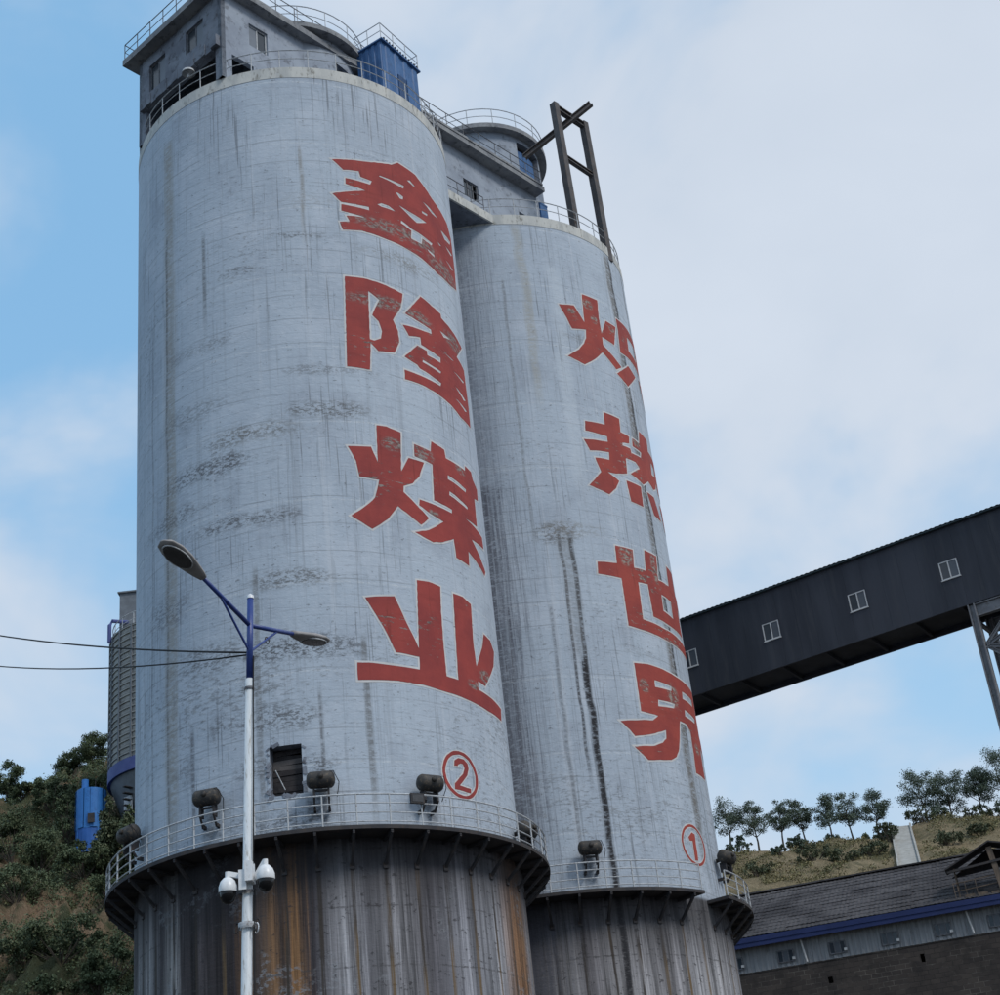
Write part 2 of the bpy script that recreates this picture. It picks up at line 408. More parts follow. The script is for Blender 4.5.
DK = (.035, .033, .037)
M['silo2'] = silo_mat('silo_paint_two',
    [(-5.0, .50, 49, 17.6, .75, (.31, .30, .275), .3), (-5.2, .10, 44, 17.6, .6, (.13, .13, .135), .3), (-6.3, .10, 40, 17.6, .5, (.16, .165, .18), .3),
     (-3.05, .14, 43, 38.5, .8, (.18, .19, .20), .1), (1.2, .12, 46.5, 42, .7, (.24, .23, .21), .15),
     (2.55, .16, 24.5, 18, .8, (.17, .175, .18), .2), (-1.2, .16, 27.5, 17.6, .6, (.17, .17, .17), .3),
     (.9, .10, 22.6, 17.6, .7, (.11, .11, .115), .2), (-3.9, .12, 22, 17.6, .7, (.10, .10, .11), .3),
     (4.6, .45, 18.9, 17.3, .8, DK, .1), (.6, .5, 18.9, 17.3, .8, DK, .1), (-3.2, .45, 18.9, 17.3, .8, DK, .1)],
    [(-1.4, 33.1, 2.3, .6, 1.0, (.17, .17, .165)), (-3.2, 32.1, 3.0, .5, .95, (.11, .115, .125)), (-1.9, 29.5, 2.4, .4, .95, (.12, .125, .135)), (-4.5, 30.6, 2.2, .4, .7, (.14, .145, .155)), (-2.8, 37.6, 2.2, .45, .6, (.15, .155, .165)), (-3.6, 34.8, 2.6, .6, .5, (.17, .18, .19)), (1.1, 42.0, 1.6, .22, .8, (.12, .12, .12)), (-1.7, 40.6, 1.0, .3, .7, (.13, .135, .14)),
     (1.5, 33.8, 2.0, .40, .95, (.14, .145, .15)), (1.6, 35.6, 2.0, .3, .7, (.15, .155, .165)), (.5, 26.9, 2.4, .45, .95, (.15, .155, .16)), (.0, 24.2, 3.0, .55, 1.0, (.09, .095, .105)), (-.6, 21.7, 2.6, .6, .9, (.11, .115, .125)), (-5.5, 27, 1.8, .8, .7, (.16, .165, .18)), (-3.5, 24.5, 2.2, .7, .8, (.15, .155, .165)),
     (5.4, 41.6, 2.4, .42, .7, (.20, .195, .18)), (-1.2, 22.9, 1.6, .5, .7, (.14, .145, .15)), (2.9, 37.6, .9, .3, .5, (.18, .185, .19)),
     (-.4, 17.9, 2.6, .7, .75, (.055, .055, .06)), (.9, 19.9, .7, .6, .8, (.07, .07, .075)), (-1.5, 20.1, .7, .5, .7, (.10, .10, .105)),
     (1.3, 43.7, 1.2, .6, .45, (.26, .25, .23)), (3.4, 45.6, 1.5, .5, .4, (.50, .56, .62)), (-4.4, 20.6, 1.0, .8, .6, (.15, .155, .165))],
    [(.0, (.10, .10, .11)), (.16, (.10, .10, .11)), (.215, (.28, .29, .31)), (.265, (.055, .052, .06)), (.29, (.36, .365, .375)), (.31, (.06, .055, .06)), (.40, (.038, .034, .038)),
     (.420, (.17, .10, .055)), (.436, (.06, .05, .05)), (.448, (.14, .10, .075)), (.458, (.22, .13, .07)), (.474, (.07, .06, .06)), (.484, (.25, .14, .065)), (.496, (.15, .095, .06)), (.51, (.05, .047, .058)), (.555, (.30, .315, .35)),
     (.585, (.13, .135, .155)), (.63, (.26, .27, .30)), (.675, (.085, .085, .10)), (.72, (.23, .245, .285)), (.80, (.26, .28, .32)), (.85, (.20, .115, .065)), (.885, (.21, .125, .075)), (.92, (.20, .21, .24)), (1.0, (.10, .10, .11))], 2.3)
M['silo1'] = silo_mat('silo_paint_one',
    [(2.20, .15, 33.4, 6, 1.0, (.030, .030, .034), .35), (1.72, .10, 33.6, 22, .9, (.06, .06, .065), .3), (1.95, .55, 33.6, 27, .5, (.22, .23, .24), .2), (.95, .12, 30, 18, .6, (.14, .145, .155), .3), (2.14, .20, 27.5, 5, 1.0, (.028, .028, .032), .35),
     (7.25, .40, 50.2, 19, .85, (.15, .14, .125), .5), (7.5, .15, 50.2, 24, .95, (.045, .043, .045), .5), (9.3, .2, 50.2, 42, .8, (.06, .058, .06), .3),
     (1.7, .34, 50.3, 40, .5, (.36, .34, .28), .6), (3.2, .5, 48, 35, .5, (.55, .61, .67), .9), (-.9, .12, 30, 17.6, .6, (.13, .135, .15), .3), (-3.7, 4.6, 49.8, 10, .8, (.14, .15, .185), .4), (-2.8, 3.2, 36, 10, .75, (.085, .088, .11), .4),  # two broad left entries: dirt with the near silo's shade painted in
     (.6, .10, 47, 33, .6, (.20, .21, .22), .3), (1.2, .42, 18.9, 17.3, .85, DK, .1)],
    [(1.5, 33.3, 1.2, .55, .85, (.12, .115, .11)), (2.6, 33.6, 1.5, .4, .6, (.24, .235, .22)), (4.4, 44.0, 1.4, .3, .55, (.20, .20, .20)), (.0, 36.8, 2.4, .25, .4, (.5, .55, .6)),
     (3.1, 42.2, .8, .9, .5, (.50, .56, .62)), (5.2, 28.0, 1.5, .3, .4, (.20, .21, .22)), (-2, 26, 1.6, 2.2, .5, (.16, .18, .21)), (-1.2, 21, 1.5, 1.2, .5, (.17, .19, .22))],
    [(.0, (.10, .10, .11)), (.30, (.09, .09, .10)), (.42, (.085, .085, .10)), (.46, (.20, .205, .23)), (.50, (.27, .28, .305)), (.53, (.15, .15, .17)), (.57, (.29, .30, .325)),
     (.62, (.31, .32, .35)), (.67, (.24, .245, .27)), (.72, (.34, .355, .39)), (.80, (.36, .375, .41)), (.90, (.22, .23, .26)), (1.0, (.10, .10, .11))], 9.1)

def paint_mat(name, c1, c2, seed, bare, amt, belts=()):
    m = NT(name, .78, 0, .3)
    x, y, z = m.sep(m.obj())
    s = m.math('MULTIPLY', m.math('ARCTAN2', x, m.math('MULTIPLY', y, -1.0)), SR)
    def V(a, b, off=0.0):
        return m.vec(m.math('MULTIPLY_ADD', s, a, seed + off), off, m.math('MULTIPLY', z, b))
    col = m.mix(m.ss(m.noise(V(.7, .6), 1, 5, .6), .35, .65), c1, c2)
    fh = m.noise(V(.4, 4, 3), 1, 6, .6)
    col = m.mix(m.ss(fh, .52, .7, 0, .4), col, tuple(c * .62 for c in c1))
    fv = m.noise(V(5, .3, 7), 1, 5, .6)
    col = m.mix(m.ss(fv, .58, .72, 0, .5), col, tuple(c * .45 for c in c1))
    pe = m.noise(V(1.6, 7.0, 11), 1, 5, .7)
    sp = m.noise(V(4.5, 6.5, 43), 1, 4, .7)
    zone = m.noise(V(.22, .5, 15), 1, 2)
    pm = m.ss(m.math('ADD', pe, m.math('MULTIPLY', m.math('SUBTRACT', zone, .5), .55)), .64 - amt, .69 - amt)
    pc = m.mix(m.ss(sp, .42, .6), (.085, .075, .07), bare)
    gr = m.ss(m.math('ADD', m.math('MULTIPLY', pe, .5), m.math('MULTIPLY', sp, .5)), .42, .56)
    for zb, sb, wb, hb in belts:
        d = m.math('SQRT', m.math('ADD', m.math('POWER', m.math('DIVIDE', m.math('SUBTRACT', s, sb), wb), 2.0),
                                  m.math('POWER', m.math('DIVIDE', m.math('SUBTRACT', z, zb), hb), 2.0)))
        pm = m.math('MAXIMUM', pm, m.math('MULTIPLY', m.ss(m.math('ADD', d, m.math('MULTIPLY', m.math('SUBTRACT', zone, .5), 1.2)), 1.15, .55), gr))
    col = m.mix(m.math('MULTIPLY', pm, .92), col, pc)
    m.bump(m.noise(V(3, 5, 19), 1, 6, .7), .3, .03)
    return m.out(col)
BELT2 = ((43.05, 5.4, 2.6, .42), (42.55, 8.3, 1.6, .5), (39.15, 4.2, 1.7, .36), (39.0, 6.0, .9, .40), (39.0, 8.6, 1.0, .45), (32.55, 4.2, .45, .3), (32.5, 5.6, .55, .34), (32.7, 7.9, .45, .25), (30.0, 5.9, .3, .2), (23.45, 7.3, .5, .2), (24.0, 8.2, .5, .3))
BELT1 = ((46.2, 5.0, .35, .3), (45.4, 5.3, .25, .25), (45.5, 3.9, .3, .2), (45.4, 6.6, .3, .25), (32.6, 5.0, .45, .55), (32.4, 7.0, .35, .9), (26.4, 4.9, .3, .35), (26.3, 6.8, .45, .6), (24.4, 8.6, .4, .3), (39.2, 7.2, .35, .3))
M['red2'] = paint_mat('red_letter_paint', (.335, .056, .048), (.255, .044, .042), 4.0, (.27, .26, .24), .0, BELT2)
M['red1'] = paint_mat('red_letter_paint_faded', (.36, .066, .05), (.28, .052, .045), 14.0, (.33, .32, .28), .01, BELT1)
M['edge'] = paint_mat('white_letter_edge', (.62, .62, .62), (.54, .55, .56), 24.0, (.36, .40, .45), -.02)

# ------------------------------------------------------------------ mesh helpers
class MB:
    def __init__(self):
        self.v = []; self.f = []
    def add(self, vs, fs):
        o = len(self.v)
        self.v.extend(tuple(p) for p in vs)
        self.f.extend(tuple(i + o for i in f) for f in fs)
        return self
    def box(self, x0, x1, y0, y1, z0, z1, mat=None):
        vs = [(x, y, z) for z in (z0, z1) for y in (y0, y1) for x in (x0, x1)]
        if mat is not None:
            vs = [mat @ Vector(p) for p in vs]
        return self.add(vs, [(0, 2, 3, 1), (4, 5, 7, 6), (0, 1, 5, 4), (2, 6, 7, 3), (0, 4, 6, 2), (1, 3, 7, 5)])
    def frame(self, p, q, up=(0, 0, 1)):
        p, q = Vector(p), Vector(q); d = (q - p).normalized(); up = Vector(up)
        if abs(d.dot(up)) > .98:
            up = Vector((1, 0, 0))
        s = d.cross(up).normalized(); u = s.cross(d)
        return p, q, s, u
    def bar(self, p, q, w, h=None, up=(0, 0, 1)):
        h = h or w
        p, q, s, u = self.frame(p, q, up)
        vs = [c + s * (a * w / 2) + u * (b * h / 2) for c in (p, q) for a, b in ((-1, -1), (1, -1), (1, 1), (-1, 1))]
        return self.add(vs, [(3, 2, 1, 0), (4, 5, 6, 7), (0, 1, 5, 4), (1, 2, 6, 5), (2, 3, 7, 6), (3, 0, 4, 7)])
    def ibeam(self, p, q, w, h, t, up=(0, 0, 1)):
        p0, q0, s, u = self.frame(p, q, up)
        self.bar(p0 + u * (h / 2 - t / 2), q0 + u * (h / 2 - t / 2), w, t, up)
        self.bar(p0 - u * (h / 2 - t / 2), q0 - u * (h / 2 - t / 2), w, t, up)
        return self.bar(p0, q0, t, h - 2 * t, up)
    def tube(self, p, q, r, r2=None, n=8, cap=True):
        r2 = r if r2 is None else r2
        p, q, s, u = self.frame(p, q)
        vs = []
        for c, rr in ((p, r), (q, r2)):
            for i in range(n):
                a = 2 * PI * i / n
                vs.append(c + s * (math.cos(a) * rr) + u * (math.sin(a) * rr))
        fs = [(i, (i + 1) % n, n + (i + 1) % n, n + i) for i in range(n)]
        if cap:
            fs += [tuple(range(n - 1, -1, -1)), tuple(range(n, 2 * n))]
        return self.add(vs, fs)
    def path(self, pts, r, n=6, closed=False):
        pts = [Vector(p) for p in pts]
        k = len(pts); vs = []; fs = []
        for i, p in enumerate(pts):
            a = pts[(i - 1) % k] if (closed or i > 0) else p
            b = pts[(i + 1) % k] if (closed or i < k - 1) else p
            d = (b - a).normalized(); up = Vector((0, 0, 1))
            if abs(d.dot(up)) > .98: up = Vector((1, 0, 0))
            s = d.cross(up).normalized(); u = s.cross(d)
            for j in range(n):
                t = 2 * PI * j / n
                vs.append(p + s * (math.cos(t) * r) + u * (math.sin(t) * r))
        for i in range(k if closed else k - 1):
            i2 = (i + 1) % k
            fs += [(i * n + j, i * n + (j + 1) % n, i2 * n + (j + 1) % n, i2 * n + j) for j in range(n)]
        if not closed:
            fs += [tuple(range(n - 1, -1, -1)), tuple(range((k - 1) * n, k * n))]
        return self.add(vs, fs)
    def lathe(self, prof, n=24, mat=None, a0=0.0, a1=2 * PI):
        full = abs(a1 - a0 - 2 * PI) < 1e-6
        m = n if full else n + 1
        vs = []
        for (r, z) in prof:
            for i in range(m):
                a = a0 + (a1 - a0) * i / n
                p = Vector((r * math.cos(a), r * math.sin(a), z))
                vs.append(mat @ p if mat is not None else p)
        fs = []
        for k in range(len(prof) - 1):
            for i in range(n):
                j = (i + 1) % m
                fs.append((k * m + i, k * m + j, (k + 1) * m + j, (k + 1) * m + i))
        return self.add(vs, fs)
    def mesh(self, name, mat, smooth=False):
        me = bpy.data.meshes.new(name)
        me.from_pydata(self.v, [], self.f)
        me.materials.append(mat)
        if smooth:
            me.polygons.foreach_set('use_smooth', [True] * len(me.polygons))
        me.update()
        return me
    def build(self, name, mat, parent=None, smooth=False, loc=None):
        return link(name, self.mesh(name, mat, smooth), parent, loc)

def link(name, mesh, parent=None, loc=None, rz=0.0):
    o = bpy.data.objects.new(name, mesh)
    COL.objects.link(o)
    if parent is not None:
        o.parent = parent
    if loc is not None:
        o.location = loc
    if rz:
        o.rotation_euler = (0, 0, rz)
    return o

def tag(o, label=None, cat=None, group=None, kind=None):
    if label: o['label'] = label
    if cat: o['category'] = cat
    if group: o['group'] = group
    if kind: o['kind'] = kind
    return o

def thing(name, label, cat, loc=(0, 0, 0), rz=0.0, group=None):
    return tag(link(name, None, None, loc, rz), label, cat, group)

def copy_tree(o, parent=None):
    c = o.copy(); COL.objects.link(c)
    if parent is not None: c.parent = parent
    for ch in list(o.children):
        copy_tree(ch, c)
    return c

def cells(us, vs, holes):
    us = sorted(set(us)); vs = sorted(set(vs)); out = []
    for a, b in zip(us[:-1], us[1:]):
        for c, d in zip(vs[:-1], vs[1:]):
            mu, mv = (a + b) / 2, (c + d) / 2
            if not any(h[0] < mu < h[1] and h[2] < mv < h[3] for h in holes):
                out.append((a, b, c, d))
    return out

def wall(mb, o, d, length, z0, z1, t, holes=()):
    """wall slab: outer face on the line o + d*a, thickness t to the left of d (inside)"""
    d = Vector((d[0], d[1], 0)).normalized(); n = Vector((-d.y, d.x, 0)); o = Vector((o[0], o[1], 0))
    mt = Matrix(((d.x, n.x, 0, o.x), (d.y, n.y, 0, o.y), (0, 0, 1, 0), (0, 0, 0, 1)))
    us = [0, length] + [v for h in holes for v in h[:2]]
    zs = [z0, z1] + [v for h in holes for v in h[2:4]]
    for (a, b, c, e) in cells(us, zs, holes):
        mb.box(a, b, 0, t, c, e, mt)
    return mt

def window(parent, mt, a0, a1, z0, z1, depth, fm, pm, fw=.06, bars=1, name='window'):
    f = MB()
    f.box(a0, a1, depth, depth + .06, z0, z0 + fw, mt).box(a0, a1, depth, depth + .06, z1 - fw, z1, mt)
    f.box(a0, a0 + fw, depth, depth + .06, z0 + fw, z1 - fw, mt).box(a1 - fw, a1, depth, depth + .06, z0 + fw, z1 - fw, mt)
    for k in range(bars):
        c = a0 + (a1 - a0) * (k + 1) / (bars + 1)
        f.box(c - fw / 2, c + fw / 2, depth, depth + .06, z0 + fw, z1 - fw, mt)
    w = f.build(name, fm, parent)
    for k in range(bars + 1):
        u0 = a0 + (a1 - a0) * k / (bars + 1) + fw * .5; u1 = a0 + (a1 - a0) * (k + 1) / (bars + 1) - fw * .5
        pmat = pm[k % len(pm)] if isinstance(pm, (list, tuple)) else pm
        if pmat is not None:
            MB().box(u0, u1, depth + .025, depth + .035, z0 + fw * .5, z1 - fw * .5, mt).build('pane', pmat, w)
    return w

def sstep(a, b, x):
    t = min(1.0, max(0.0, (x - a) / (b - a))); return t * t * (3 - 2 * t)

# ------------------------------------------------------------------ terrain
def h_left(X, Y):
    z = np.interp(Y, [60, 80, 92, 104, 110, 125, 135, 150, 175, 200], [-1.5, 9, 21, 28.5, 33, 45, 50, 51.5, 50, 46])
    z += .9 * math.sin(X * .35 + Y * .2) + .6 * math.sin(X * .8 - Y * .5 + 1) + .35 * math.sin(X * 1.9 + Y * 1.3) + .2 * math.sin(X * 3.1 - Y * 2.7)
    z += .30 * math.sin(X * 4.3 + Y * .9 + 1.5 * math.sin(Y * .7)) + .20 * math.sin(X * 6.1 - Y * 1.3 + 2 * math.sin(X * .9)) + .13 * math.sin(X * 9.7 + Y * 5.1) + .10 * math.sin(X * 13.1 - Y * 8.3)
    z += .12 * (X + 46)
    k = sstep(-5, -19, X) * sstep(60, 72, Y)
    return z * k - 1.5 * (1 - k)
def h_right(X, Y):
    z = np.interp(Y, [80, 92, 97, 118, 124, 138, 150, 158, 165, 190], [-1.5, 3, 9, 10, 22, 35.5, 40.5, 43.8, 44.2, 43])
    z += (.25 * math.sin(X * .6 + Y * .3) + .18 * math.sin(X * 1.7 - Y * 1.1)) * sstep(120, 130, Y)
    z += .95 * sstep(34, 39, X) * sstep(146, 156, Y)
    k = sstep(2, 12, X) * sstep(80, 90, Y)
    return z * k - 1.5 * (1 - k)

def grid_terrain(name, fn, xs, ys, mat):
    vs = [(x, y, float(fn(x, y))) for y in ys for x in xs]
    n = len(xs)
    fs = [(j * n + i, j * n + i + 1, (j + 1) * n + i + 1, (j + 1) * n + i) for j in range(len(ys) - 1) for i in range(n - 1)]
    me = bpy.data.meshes.new(name); me.from_pydata(vs, [], fs); me.materials.append(mat)
    me.polygons.foreach_set('use_smooth', [True] * len(me.polygons))
    return tag(link(name, me), kind='structure')

gm = MB()
for i in range(-10, 10):
    for j in range(-10, 10):
        gm.add([(i * 200, j * 200, 0), (i * 200 + 200, j * 200, 0), (i * 200 + 200, j * 200 + 200, 0), (i * 200, j * 200 + 200, 0)], [(0, 1, 2, 3)])
tag(gm.build('ground', M['ground']), kind='structure')
grid_terrain('hillside', h_left, np.concatenate([np.linspace(-120, -56, 40), np.arange(-55.7, -13, .27), np.linspace(-12.7, -3, 12)]), np.concatenate([np.linspace(58, 82, 20), np.arange(82.4, 139, .30), np.linspace(140, 205, 30)]), M['earth_left'])
grid_terrain('grassy_slope', h_right, np.linspace(0, 150, 150), np.linspace(78, 195, 140), M['earth_right'])

# ------------------------------------------------------------------ silos
C2 = (-7.75, 58.37); C1 = (0.66, 69.94)
ZP, ZT = 17.45, 50.9
def cyl_pt(s, z, r):
    a = s / SR
    return Vector((r * math.sin(a), -r * math.cos(a), z))

def make_shell(root, mat, hatch=None):
    n = 240; step = 2 * PI * SR / n
    zs = [0.0, 8.0, 14.0, ZP, 18.97, 20.7, 30.0, 40.0, 50.32]
    mb = MB()
    for z in zs:
        for i in range(n):
            mb.v.append(tuple(cyl_pt(-PI * SR + i * step, z, SR)))
    for k in range(len(zs) - 1):
        for i in range(n):
            sc = -PI * SR + (i + .5) * step
            if hatch and zs[k] >= 18.9 and zs[k + 1] <= 20.75 and hatch[0] < sc < hatch[1]:
                continue
            mb.f.append((k * n + i, k * n + (i + 1) % n, (k + 1) * n + (i + 1) % n, (k + 1) * n + i))
    mb.build('shell', mat, root, smooth=True)
    rim = MB().lathe([(6.5, 50.32), (7.014, 50.32), (7.014, ZT), (6.5, ZT)], 160)
    rim.build('top_rim', M['rim'], root)
    MB().lathe([(6.5, ZT - .012), (0.01, ZT - .012)], 64).build('roof_deck', M['concrete_old_shade'], root)

def ring_pts(r, z, a0, a1, n):
    return [(r * math.cos(a0 + (a1 - a0) * i / n), r * math.sin(a0 + (a1 - a0) * i / n), z) for i in range(n + 1)]

def railing(root, r, z, a0, a1, gap, heights, mat, rp=.028, pr=.022, name='railing'):
    n = max(3, int(round((a1 - a0) * r / gap)))
    mb = MB()
    for h in heights:
        mb.path(ring_pts(r, z + h, a0, a1, n * 3), rp if h == heights[-1] else rp * .75, 5)
    rl = mb.build(name, mat, root)
    pm = MB().tube((0, 0, 0), (0, 0, heights[-1]), pr, n=6).mesh('post', mat)
    for i in range(n + 1):
        a = a0 + (a1 - a0) * i / n
        if i == n and abs(a1 - a0 - 2 * PI) < .01: break
        link('post', pm, rl, (r * math.cos(a), r * math.sin(a), z), a)
    return rl

def gallery_ring(root, sections, skip=None):
    """walkway ring, its brackets and guard rail; sections are angle ranges from +x"""
    for (a0, a1) in sections:
        n = max(6, int((a1 - a0) / (2 * PI) * 160))
        mb = MB().lathe([(7.01, ZP), (8.02, ZP), (8.02, ZP - .13), (7.01, ZP - .13)], n, a0=a0, a1=a1)
        if a1 - a0 < 2 * PI - .01:
            for a in (a0, a1):
                c, s_ = math.cos(a), math.sin(a)
                mb.add([(7.01 * c, 7.01 * s_, ZP), (8.02 * c, 8.02 * s_, ZP), (8.02 * c, 8.02 * s_, ZP - .13), (7.01 * c, 7.01 * s_, ZP - .13)], [(0, 1, 2, 3)])
        mb.build('walkway', M['dark_steel'], root)
        railing(root, 7.96, ZP, a0 + .01, a1 - (.0 if a1 - a0 > 6.28 else .01), 1.1, (.12, .42, .74, 1.04), M['rail'], .03, .028)
    bm = MB()
    bm.bar((7.0, 0, ZP - 1.05), (7.98, 0, ZP - .17), .09, .09)
    bm.bar((7.0, 0, ZP - .2), (8.0, 0, ZP - .2), .08, .12)
    bm.box(6.995, 7.05, -.09, .09, ZP - 1.16, ZP - .96)
    me = bm.mesh('bracket', M['dark_steel'])
    for k in range(40):
        a = math.radians(k * 9 + 4.5)
        if any(a0 - .03 <= a + t <= a1 + .03 for (a0, a1) in sections for t in (0, -2 * PI)):
            link('bracket', me, root, (0, 0, 0), a)

silo2 = thing('concrete_silo', 'near pale blue concrete silo with four large red characters and circled number 2', 'silo', (C2[0], C2[1], 0), group='twin concrete silos')
silo1 = thing('concrete_silo', 'rear pale blue concrete silo with circled number 1 beside the black conveyor gallery', 'silo', (C1[0], C1[1], 0), group='twin concrete silos')
HS0, HS1 = -.93, .19
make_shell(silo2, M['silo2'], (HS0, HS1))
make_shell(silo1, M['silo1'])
gallery_ring(silo2, [(-PI, PI)])
gallery_ring(silo1, [(-PI, math.radians(-45.5)), (math.radians(-34), PI)])
# hatch in the wall of the near silo
hm = MB()
def hq(s, z, r): return cyl_pt(s, z, r)
for (sa, za, sb, zb) in ((-.917, 18.97, .183, 18.97), (.183, 18.97, .183, 20.7), (.183, 20.7, -.917, 20.7), (-.917, 20.7, -.917, 18.97)):
    hm.add([hq(sa, za, 7.0), hq(sb, zb, 7.0), hq(sb, zb, 6.55), hq(sa, za, 6.55)], [(0, 1, 2, 3)])
ho = hm.build('hatch_opening', M['concrete_old_shade'], silo2)
for k in range(9):
    z0 = 18.98 + k * .19
    pale = k in (5, 6)
    r0 = 6.72 + rnd.uniform(-.03, .03) - (.16 if k > 6 else 0)
    b = MB()
    dz = rnd.uniform(-.03, .03)
    vs = [hq(-.90, z0 - dz, r0), hq(.17, z0 + dz, r0), hq(.17, z0 + .175 + dz, r0), hq(-.90, z0 + .175 - dz, r0)]
    vs += [v * .995 for v in vs[:2]] + [Vector((v.x * .995, v.y * .995, v.z)) for v in vs[2:]]
    vs[4] = Vector((vs[0].x * .995, vs[0].y * .995, vs[0].z)); vs[5] = Vector((vs[1].x * .995, vs[1].y * .995, vs[1].z))
    b.add(vs, [(0, 1, 2, 3), (7, 6, 5, 4), (0, 4, 5, 1), (2, 6, 7, 3), (1, 5, 6, 2), (0, 3, 7, 4)])
    b.build('board', M['board_pale'] if pale else M['board'], ho)
MB().tube(hq(-.75, 19.9, 6.9), hq(-.45, 19.2, 6.85), .018, n=5).build('bent_wire', M['rail'], ho)
# chipped concrete lip round the hatch
cm = MB()
for k in range(26):
    t = rnd.random(); side = rnd.choice('lrtb')
    s_, z_ = {'l': (-.97, 19 + 1.7 * t), 'r': (.26, 19 + 1.7 * t), 't': (-.95 + 1.2 * t, 20.74), 'b': (-.95 + 1.2 * t, 18.93)}[side]
    c = hq(s_, z_, 7.0); w = rnd.uniform(.05, .14)
    mt = Matrix.Translation(c) @ Matrix.Rotation(rnd.uniform(0, 6), 4, 'Y') @ Matrix.Rotation(s_ / SR, 4, 'Z')
    cm.box(-w, w, -.02, .03, -w * .5, w * .5, mt)
tag(cm.build('broken_edge', M['concrete_old_shade'], silo2), kind='stuff')

# ---- painted characters, laid out on the unrolled wall (arc length, height)
CH = {}
CH['xin'] = ([[(2.52,45.98),(4.08,46.22),(5.28,46.56),(5.65,46.85),(6.68,46.73),(7.84,46.14),(9.3,45.8),(9.75,45.28),(9.85,43.73),(9.74,42.5),(8.86,42.18),(7.66,42.07),(6.61,42.25),(5.57,42.36),(4.46,42.43),(3.58,42.49),(2.77,42.39),(2.67,42.76),(3.09,42.85),(2.96,43.13),(3.81,43.21),(2.76,43.35),(2.78,43.68),(4.0,43.65),(3.98,43.82),(2.79,43.79),(2.43,44.18),(3.91,44.64),(3.02,44.78),(3.04,45.08),(4.13,45.04),(4.21,45.26),(3.7,45.32),(3.65,45.6),(2.97,45.51)]],
 [[(4.61,45.7),(5.89,45.72),(5.84,45.54),(4.6,45.63)],[(6.1,46.13),(6.27,46.22),(6.61,46.05),(6.47,46.0)],[(5.38,45.13),(5.53,45.16),(5.79,45.07),(5.74,44.91),(5.58,44.89)],[(4.39,44.1),(4.6,44.23),(4.94,44.24),(5.28,44.07),(4.58,44.03)],[(5.47,44.5),(6.09,44.43),(7.19,44.44),(6.47,44.05),(6.06,44.2)],[(6.96,45.51),(7.52,45.47),(8.2,45.3),(7.7,45.25)],[(6.89,44.94),(7.29,44.99),(7.27,44.87),(6.92,44.81)],[(5.55,43.73),(6.12,43.56),(7.45,43.52),(7.37,43.36),(6.75,43.37),(6.66,43.03),(6.02,43.0),(6.09,43.44),(5.53,43.58)],[(6.98,42.99),(7.53,42.97),(7.54,42.83),(7.15,42.87)],[(8.37,44.81),(9.55,44.98),(9.4,44.72),(8.75,44.54)],[(7.9,43.94),(8.27,43.88),(8.09,43.81)],[(8.68,44.18),(9.6,44.29),(9.4,44.1)],[(8.51,43.36),(9.55,43.42),(9.3,43.28)]])
CH['long'] = ([[(2.72,40.07),(3.45,40.11),(4.29,40.05),(5.28,39.88),(5.13,39.19),(4.68,38.42),(4.87,37.94),(4.9,37.42),(4.63,36.84),(3.91,36.72),(3.6,37.03),(3.49,35.78),(2.57,35.79)],
 [(6.26,40.18),(6.94,40.03),(7.55,39.95),(7.58,39.76),(8.68,39.58),(9.55,39.4),(8.68,38.46),(9.52,38.28),(9.65,36.61),(9.59,35.5),(8.42,35.4),(7.65,35.59),(6.69,35.71),(5.7,35.77),(5.02,35.72),(5.04,36.18),(7.0,36.18),(7.08,36.34),(5.82,36.53),(5.71,36.64),(5.09,36.8),(5.82,37.6),(6.34,37.54),(6.33,37.35),(7.17,37.36),(7.2,37.61),(6.04,37.72),(6.03,38.07),(5.42,37.9),(5.14,38.34),(6.75,38.54),(6.72,38.77),(5.85,38.85),(5.31,38.95)]],
 [[(3.66,39.53),(4.12,39.22),(3.75,38.39),(4.01,38.15),(4.14,37.72),(4.06,37.36),(3.77,37.18),(3.58,37.21)],[(6.05,37.0),(7.16,36.92),(7.09,36.81),(6.03,36.88)],[(7.1,38.05),(8.36,38.04),(8.13,37.98)],[(8.1,37.47),(9.3,37.55),(9.16,37.43)],[(8.05,36.78),(9.3,36.64),(9.01,36.49)],[(8.06,36.14),(9.3,36.11),(9.03,35.98)],[(7.35,39.04),(7.84,39.02),(8.18,39.01),(7.62,38.83)]])
CH['mei'] = ([[(3.58,33.3),(3.99,33.31),(4.6,33.18),(4.48,31.47),(4.86,32.15),(5.59,32.14),(5.31,31.46),(4.96,31.07),(4.54,30.85),(4.51,30.59),(5.03,30.17),(5.6,29.74),(5.19,29.35),(4.21,29.92),(3.76,29.3),(3.12,28.81),(2.35,29.3),(2.92,29.73),(3.31,30.13),(3.53,30.92),(2.77,30.97),(2.68,31.62),(2.39,32.24),(3.29,32.31),(3.52,31.68)],
 [(5.18,32.84),(6.01,32.77),(6.09,33.25),(6.84,33.16),(6.88,32.79),(8.3,32.85),(8.34,33.08),(8.95,33.1),(9.07,32.8),(9.56,32.58),(9.5,32.05),(9.03,31.93),(8.97,30.64),(7.85,30.53),(9.56,30.42),(9.6,29.93),(8.26,29.77),(9.52,28.9),(9.33,28.65),(7.85,29.09),(7.8,28.45),(6.94,28.5),(6.89,29.28),(6.21,28.91),(5.7,28.77),(5.26,28.86),(4.86,28.98),(5.54,29.22),(6.36,29.82),(5.68,29.97),(5.18,30.19),(5.22,30.43),(6.94,30.38),(6.96,30.56),(5.95,30.62),(6.04,32.21),(5.15,32.31)]],
 [[(6.91,32.07),(8.19,31.96),(8.16,31.8),(6.88,31.87)],[(6.92,31.36),(8.18,31.16),(8.15,31.03),(6.89,31.16)]])
